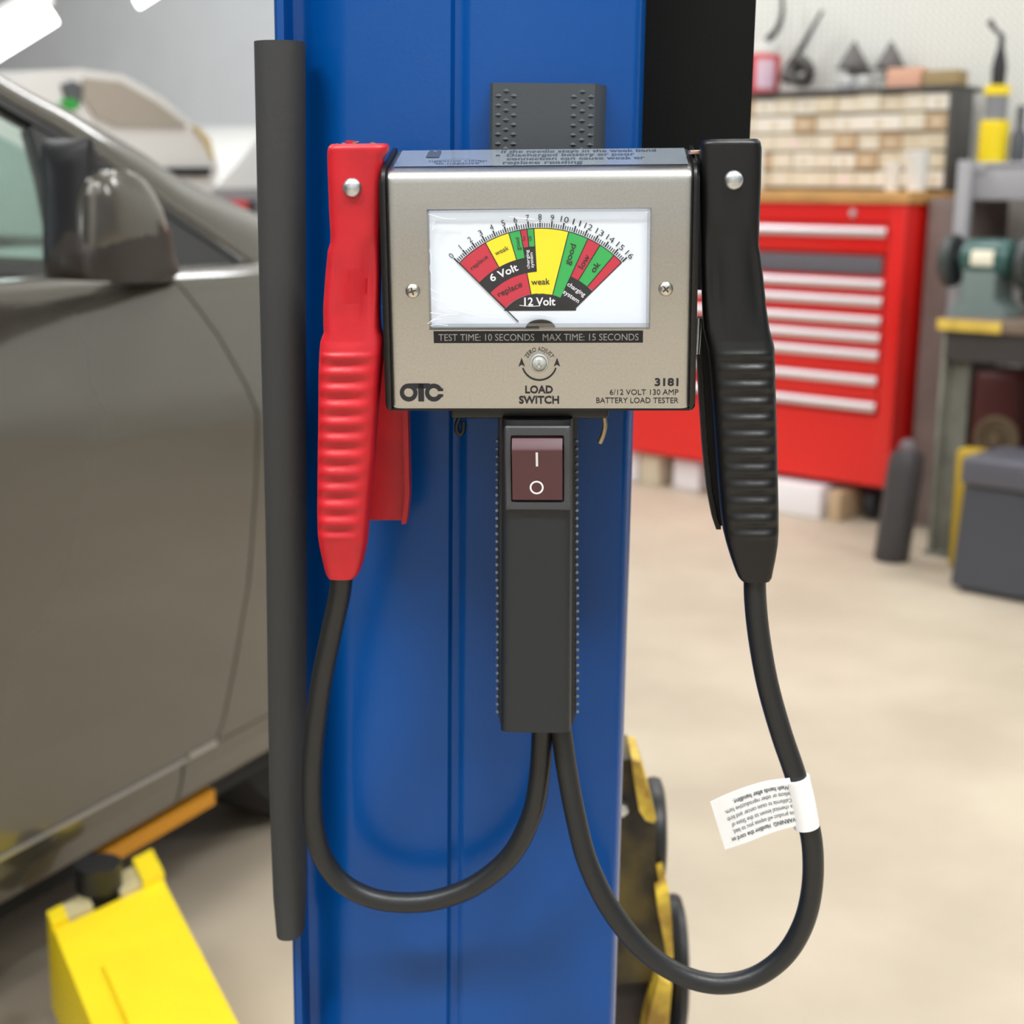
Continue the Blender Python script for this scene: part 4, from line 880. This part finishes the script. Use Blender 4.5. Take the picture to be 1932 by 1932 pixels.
lo = smooth_path([cg(u, v, .004) for u, v in low], 6); hi = smooth_path([cg(u, v, -.01) for u, v in up], 6); rings = []
for A, B in zip(lo, hi):
    c = (A + B) / 2; d = (B - A) / 2
    rings.append([c + d * math.cos(t) + GNL * (.010 * math.sin(t)) for t in [2 * PI * k / 20 for k in range(20)]])
mb = MB(CF); mb.loft(rings); mb.build('windscreen_pillar', m_tan, car)
# roof, far flank and interior behind the glass
rp = cg(-420, -110)
mb = MB(CF); mb.loft([[(s, .06 + .45 * (zt3 - .95), zt3), (s, .85, zt3 + .05), (s, 1.64 - .45 * (zt3 - .95), zt3), (s, 1.60 - .45 * (zt3 - .95), zt3 - .03), (s, .85, zt3 + .02), (s, .10 + .45 * (zt3 - .95), zt3 - .03)] for s, zt3 in ((-1.9, 1.36), (-.4, 1.42), (.55, 1.40), (rp.x + .05, rp.z - .01))], 0, True, True); mb.build('roof', m_tan, car)
mb = MB(CF)
for s in (-.5, -1.9): mb.box((s, .10, .95), (s + .09, .30, 1.38)); mb.box((s, 1.42, .95), (s + .09, 1.6, 1.38))
mb.build('door_post', m_trim, car)
mb = MB(CF); mb.loft([[(1.28, .10, z0), (1.28, 1.58, z0), (1.9, 1.58, z1), (1.9, .10, z1)] for z0, z1 in ((.80, .80), (.90, .895), (.905, .90))], 0, False); mb.build('dashboard', M('dash_black', rgb(28, 28, 30), .7), car)
mb = MB(CF); mb.loft([[(1.93, .16, .93), (1.93, 1.52, .93), (1.935, 1.52, .934), (1.935, .16, .934)], [(.75, .30, 1.40), (.75, 1.38, 1.40), (.755, 1.38, 1.405), (.755, .30, 1.405)]], 0, False); mb.build('windscreen', m_gl, car)
for y in (.30, 1.0):
    mb = MB(CF); mb.rbox((.15, y, .35), (.62, y + .48, .55), .05); mb.rbox((.0, y, .5), (.16, y + .48, 1.08), .05); mb.rbox((.02, y + .12, 1.10), (.12, y + .36, 1.26), .04); mb.build('seat', M('seat_cloth', rgb(52, 50, 48), .8), car)
rowsm = [(321, 196, 232), (326, 180, 252), (340, 168, 268), (370, 162, 286), (400, 161, 299), (440, 161, 310), (475, 162, 309), (497, 165, 296), (510, 176, 240), (513, 190, 215)]
mb = MB(CF); rings = []
for i in range(30):
    v = 321 + 192 * i / 29; ul, ur = lerp_rows(rowsm, v); A = ca(ul, v, -.13); B = ca(ur, v, -.13); c = (A + B) / 2; d = (B - A) / 2; dp = .024 * math.sin(PI * min(1, max(.06, (i + 1) / 31))) ** .5
    rings.append([c + d * math.copysign(abs(math.cos(t)) ** .7, math.cos(t)) + Vector((0, -dp * math.sin(t) if math.sin(t) > 0 else -dp * 1.6 * math.sin(t), 0)) for t in [2 * PI * k / 24 for k in range(24)]])
mb.loft(rings); mir = mb.build('door_mirror', m_tan, car, label='tan door mirror housing')
mb = MB(CF); rowsk = [(436, 158, 312), (455, 154, 314), (480, 150, 318), (500, 150, 326), (516, 152, 330), (530, 160, 300)]; rings = []  # skirt flares below to stand in for the mirror's shadow and reflection
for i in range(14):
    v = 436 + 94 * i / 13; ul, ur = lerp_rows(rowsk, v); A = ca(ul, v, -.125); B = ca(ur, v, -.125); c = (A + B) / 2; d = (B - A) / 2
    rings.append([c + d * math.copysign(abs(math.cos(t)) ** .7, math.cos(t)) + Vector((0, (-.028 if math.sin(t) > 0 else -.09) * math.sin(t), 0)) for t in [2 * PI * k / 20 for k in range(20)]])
mb.loft(rings); mb.build('mirror_skirt_shadow', M('brown_black_plastic', rgb(48, 42, 38), .4), mir, label='dark lower mirror skirt with the shadow beneath it')
rowsg = [(262, 122, 130), (272, 115, 138), (300, 110, 152), (400, 112, 162), (470, 112, 164), (496, 114, 163), (506, 124, 158)]
mb = MB(CF); rings = []
for i in range(24):
    v = 262 + 244 * i / 23; ul, ur = lerp_rows(rowsg, v); A = ca(ul, v, -.09); B = ca(ur, v, -.09); c = (A + B) / 2; d = (B - A) / 2
    rings.append([c + d * math.copysign(abs(math.cos(t)) ** .6, math.cos(t)) + Vector((0, .035 * math.sin(t), 0)) for t in [2 * PI * k / 16 for k in range(16)]])
mb.loft(rings); mb.build('mirror_rim', m_trim, mir, label='black mirror edge')
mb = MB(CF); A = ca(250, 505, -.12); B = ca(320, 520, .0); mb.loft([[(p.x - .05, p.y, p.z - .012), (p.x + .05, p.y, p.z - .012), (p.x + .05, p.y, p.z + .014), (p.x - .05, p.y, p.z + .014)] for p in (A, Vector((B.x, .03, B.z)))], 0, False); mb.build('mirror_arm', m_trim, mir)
for s, yw, fw in ((2.05, .20, 1), (-1.55, .20, 1), (2.05, 1.48, -1), (-1.55, 1.48, -1)):
    wheel_mb = MB(CF); wheel_mb.lathe([(.20, -.09), (.30, -.10), (.318, -.07), (.318, .07), (.30, .10), (.20, .09)], (s, yw, .318), (0, 1, 0), 40)
    wheel = wheel_mb.build('wheel', M('tyre_black', rgb(26, 26, 27), .75), car)
    mb = MB(CF); mb.lathe([(.20, -.07), (.19, -.05), (.06, -.06), (0, -.06)], (s, yw, .318), (0, 1, 0), 32); mb.build('rim', M('alloy', (.55, .55, .57), .35, 1.0), wheel)

# ---- yellow lift arm reaching under the sill
ZA = .20
fl = at_z(88, 1726, ZA); fr_ = at_z(290, 1622, ZA); nl = at_z(170, 1932, ZA); nr_ = at_z(452, 1932, ZA)
nl = fl + (nl - fl) * 2.35; nr_ = fr_ + (nr_ - fr_) * 2.0
def arm_pt(s, t, z): p = (fl.lerp(fr_, t)).lerp(nl.lerp(nr_, t), s); return Vector((p.x, p.y, z))
def bar(mb, s0, s1, t0, t1, z0, z1, m=0, bv=.006):
    top = [arm_pt(s0, t0, z1), arm_pt(s0, t1, z1), arm_pt(s1, t1, z1), arm_pt(s1, t0, z1)]
    c = sum(top, Vector()) / 4
    sh_ = lambda P, e, z: [Vector((p.x + (c.x - p.x) * e, p.y + (c.y - p.y) * e, z)) for p in P]
    mb.loft([sh_(top, 0, z0), sh_(top, 0, z1 - bv), sh_(top, bv * 3, z1)], m, False)
mb = MB(); bar(mb, .06, 1, 0, 1, .08, ZA); bar(mb, 0, .06, 0, .14, .08, ZA + .004); bar(mb, -.01, .075, .80, 1, .08, ZA + .012)
arm = mb.build('lift_arm', m_yellow, post, label='bright yellow arm reaching under the tan car')
mb = MB(); bar(mb, .26, 1, .24, .82, ZA - .01, ZA + .006); mb.build('cover_plate', m_yellow, arm)
mb = MB(); bar(mb, .0, .06, .14, .36, .10, ZA + .003); bar(mb, .0, .072, .60, .80, .10, ZA + .006); mb.build('end_block', M('pale_wood_block', rgb(196, 184, 140), .7), arm, label='pale end blocks')
mb = MB(); c = arm_pt(.012, .46, 0); mb.lathe([(.024, .14), (.024, .20), (.028, .205), (.028, .238), (0, .238)], c, (0, 0, 1), 24); mb.build('lift_pad', m_trim, arm, label='black lifting pad')
mb = MB(); c = nl.lerp(nr_, .5); mb.lathe([(.075, 0), (.075, .215), (0, .215)], (c.x, c.y, 0), (0, 0, 1), 28); mb.build('pivot', m_trim, arm)
# ---- worn second arm folded up behind the post
AY = 1.0; fn = Vector((0, -1, 0))
def fp(u, v, y=AY): return onplane(u, v, Vector((0, y, 0)), fn)
def pris(mb, pix, d, m=0, y=AY): mb.prism([fp(u, v, y) for u, v in pix], (0, d, 0), m)
m_worn = M('worn_yellow_paint', rgb(240, 206, 70), .5, noise=.5, nscale=34, col2=rgb(150, 116, 44)); m_olive = M('greasy_olive_steel', rgb(92, 78, 30), .45, noise=.6, nscale=30, col2=rgb(30, 26, 18))
mb = MB(); pris(mb, [(1130, 1440), (1192, 1432), (1204, 1470), (1222, 1550), (1238, 1556), (1237, 1620), (1246, 1690), (1256, 1800), (1246, 1850), (1130, 1860)], .05, 0, AY + .012); arm2 = mb.build('lift_arm', m_olive, post, label='worn folded arm behind the post')
for pix in ([(1193, 1436), (1208, 1438), (1224, 1490), (1239, 1546), (1232, 1553), (1218, 1548), (1206, 1530), (1198, 1480)], [(1239, 1692), (1262, 1683), (1268, 1740), (1271, 1808), (1259, 1812), (1252, 1770), (1243, 1730)], [(1243, 1846), (1268, 1862), (1262, 1932), (1252, 1980), (1212, 1980), (1222, 1930)]):
    mb = MB(); pris(mb, pix, .05, 0, AY - .01); mb.build('arm_rib', m_worn, arm2, label='chipped yellow rib')
for (u0, u1, v0, v1) in ((1222, 1257, 1498, 1702), (1262, 1298, 1738, 1990)):
    A = fp((u0 + u1) / 2, v0, AY + .06); B = fp((u0 + u1) / 2, v1, AY + .06); hw = (fp(u1, v0).x - fp(u0, v0).x) / 2; R2 = (A.z - B.z) / 2; c = (A + B) / 2
    mb = MB(); mb.lathe([(R2 * .86, -hw), (R2 * .97, -hw * .7), (R2, 0), (R2 * .97, hw * .7), (R2 * .86, hw)], (c.x, c.y + R2 * .6, c.z), (1, 0, 0), 36); mb.build('rubber_roller', m_black, arm2)
mb = MB(); b0 = fp(1140, 1800, AY + .02); b1 = fp(1240, 1800, AY + .02); mb.box((b0.x, AY + .02, 0), (b1.x, AY + .16, b0.z)); mb.build('arm_leg', M('dark_greasy_steel', rgb(44, 36, 32), .5), arm2)
c = fp(1172, 1526, AY + .008); mb = MB(); mb.lathe([(.007, -.012), (.007, .0), (.005, .004), (0, .005)], c, (0, -1, 0), 6); mb.build('bolt', m_zinc, arm2)

# ================================================================ OTHER VEHICLES AND THE LAMP IN THE NEXT BAY
m_pale = M('white_car_paint', rgb(232, 232, 230), .3, coat=.5); O2 = 3.0
van = thing('hatchback_car', 'white hatchback with a sloping rear window beyond the tan car', 'car', mat=Matrix.Translation(CF @ Vector((1.5, O2 + .8, 0))))
def c2(pix, off): return [ca(u, v, off) for u, v in pix]
mb = MB(CF); body = c2([(20, 150), (100, 132), (150, 130), (232, 142), (304, 182), (366, 236), (402, 284), (414, 322), (404, 352), (392, 384)], O2)
q0 = body[-1]; body += [Vector((q0.x - .06, q0.y, .42)), Vector((q0.x - .12, q0.y, .22)), Vector((body[0].x - 1.6, q0.y, .22)), Vector((body[0].x - 1.6, q0.y, body[0].z - .2))]
mb.prism(body, (0, 1.6, 0)); mb.build('body', m_pale, van)
mb = MB(CF); mb.prism(c2([(158, 146), (228, 154), (298, 194), (350, 234), (352, 240), (222, 238), (182, 222), (160, 190)], O2 - .012), (0, .02, 0)); mb.build('rear_window', M('taupe_tinted_glass', rgb(176, 168, 156), .12, coat=.4), van, label='taupe tinted window')
mb = MB(CF); mb.prism(c2([(316, 316), (400, 316), (396, 332), (334, 332)], O2 - .02), (0, .03, 0)); mb.build('handle_recess', m_trim, van, label='black handle recess')
mb = MB(CF); mb.prism(c2([(366, 238), (388, 262), (404, 300), (398, 264), (378, 242)], O2 - .02), (0, .03, 0)); mb.build('lamp_lens', M('pale_amber_lens', rgb(226, 206, 150), .2), van)
mb = MB(CF); mb.prism(c2([(118, 160), (138, 152), (156, 160), (154, 196), (142, 208), (128, 190)], O2 - .014), (0, .02, 0)); mb.build('wiper_motor', M('dark_grey_bit', rgb(92, 94, 98), .6), van)
mb = MB(CF); mb.prism(c2([(116, 192), (134, 184), (150, 194), (144, 208), (128, 206)], O2 - .016), (0, .02, 0)); mb.build('green_tag', M('green_plastic', rgb(58, 168, 74), .4), van, label='small green tag')
for s in (body[-1].x + .5, q0.x - .45):
    mb = MB(CF); mb.lathe([(.2, -.08), (.3, -.08), (.3, .08), (.2, .08)], (s, O2 + .12, .3), (0, 1, 0), 28); mb.build('wheel', MATS['tyre_black'], van)
O3 = 5.2
pk = thing('pickup_truck', 'white vehicle with a red tail lamp, partly behind the charcoal foam guard', 'truck', mat=Matrix.Translation(CF @ Vector((4.2, O3 + .7, 0))))
mb = MB(CF); b3 = c2([(404, 356), (446, 312), (482, 266), (540, 240), (640, 236), (760, 240), (770, 352)], O3); mb.prism(b3, (0, 1.3, 0)); mb.build('cab', m_pale, pk)
mb = MB(CF); b4 = c2([(380, 353), (770, 350), (770, 420)], O3); b4 += [Vector((b4[-1].x, b4[-1].y, .3)), Vector((b4[0].x, b4[0].y, .3))]; mb.prism(b4, (0, 1.4, 0)); mb.build('lower_body', M('mid_grey_paint', rgb(150, 150, 154), .35), pk)
mb = MB(CF); mb.prism(c2([(424, 380), (466, 378), (470, 392), (448, 400)], O3 - .03), (0, .05, 0)); mb.build('tail_lamp', M('red_lens', rgb(226, 60, 66), .25), pk, label='red tail lamp')
mb = MB(CF); mb.prism(c2([(466, 380), (484, 378), (484, 404), (460, 402)], O3 - .02), (0, .04, 0)); mb.build('lamp_surround', m_trim, pk)
for u in (430, 700):
    p = ca(u, 420, O3); mb = MB(CF); mb.lathe([(.2, -.08), (.32, -.08), (.32, .08), (.2, .08)], (p.x, O3 + .12, .32), (0, 1, 0), 28); mb.build('wheel', MATS['tyre_black'], pk)
# twin tube lamp hung over the next bay
def far(u, v, d): r_ = ray(u, v); return EYE + r_ * (d / math.hypot(r_.x, r_.y))
m_tube = M('lamp_tube', (1.0, 1.0, 1.0), .4, emit=6.0)
lamp = thing('tube_lamp', 'bright white tube lamp hanging above the tan car', 'lamp', mat=Matrix.Translation(far(20, 70, 5.0)))
for (u0, v0, u1, v1, r_) in ((-140, 176, 100, 28, .029), (-140, 132, 66, 16, .013)):
    A = far(u0, v0, 5.0); B = far(u1, v1, 5.0); B.z = A.z if False else B.z; mb = MB(); mb.tube([A, B], r_, 14); mb.build('tube', m_tube, lamp)
A = far(-140, 120, 5.05); B = far(90, -14, 5.05); mb = MB(); mb.tube([A, B], .036, 6); mb.build('lamp_housing', m_white, lamp)
for f in (.25, .85):
    p = A.lerp(B, f); mb = MB(); mb.tube([p, Vector((p.x, p.y, 4.0))], .006, 8); mb.build('hanger', m_zinc, lamp)
lamp2 = thing('tube_lamp', 'sliver of a second white tube lamp at the top edge, left of the post', 'lamp', mat=Matrix.Translation(far(275, -8, 5.0)))
A = far(258, 8, 5.0); B = far(340, -44, 5.0); mb = MB(); mb.tube([A, B], .016, 12); mb.build('tube', m_tube, lamp2)
mb = MB(); mb.tube([A.lerp(B, .5), Vector((A.lerp(B, .5).x, A.lerp(B, .5).y, 4.0))], .006, 8); mb.build('hanger', m_zinc, lamp2)
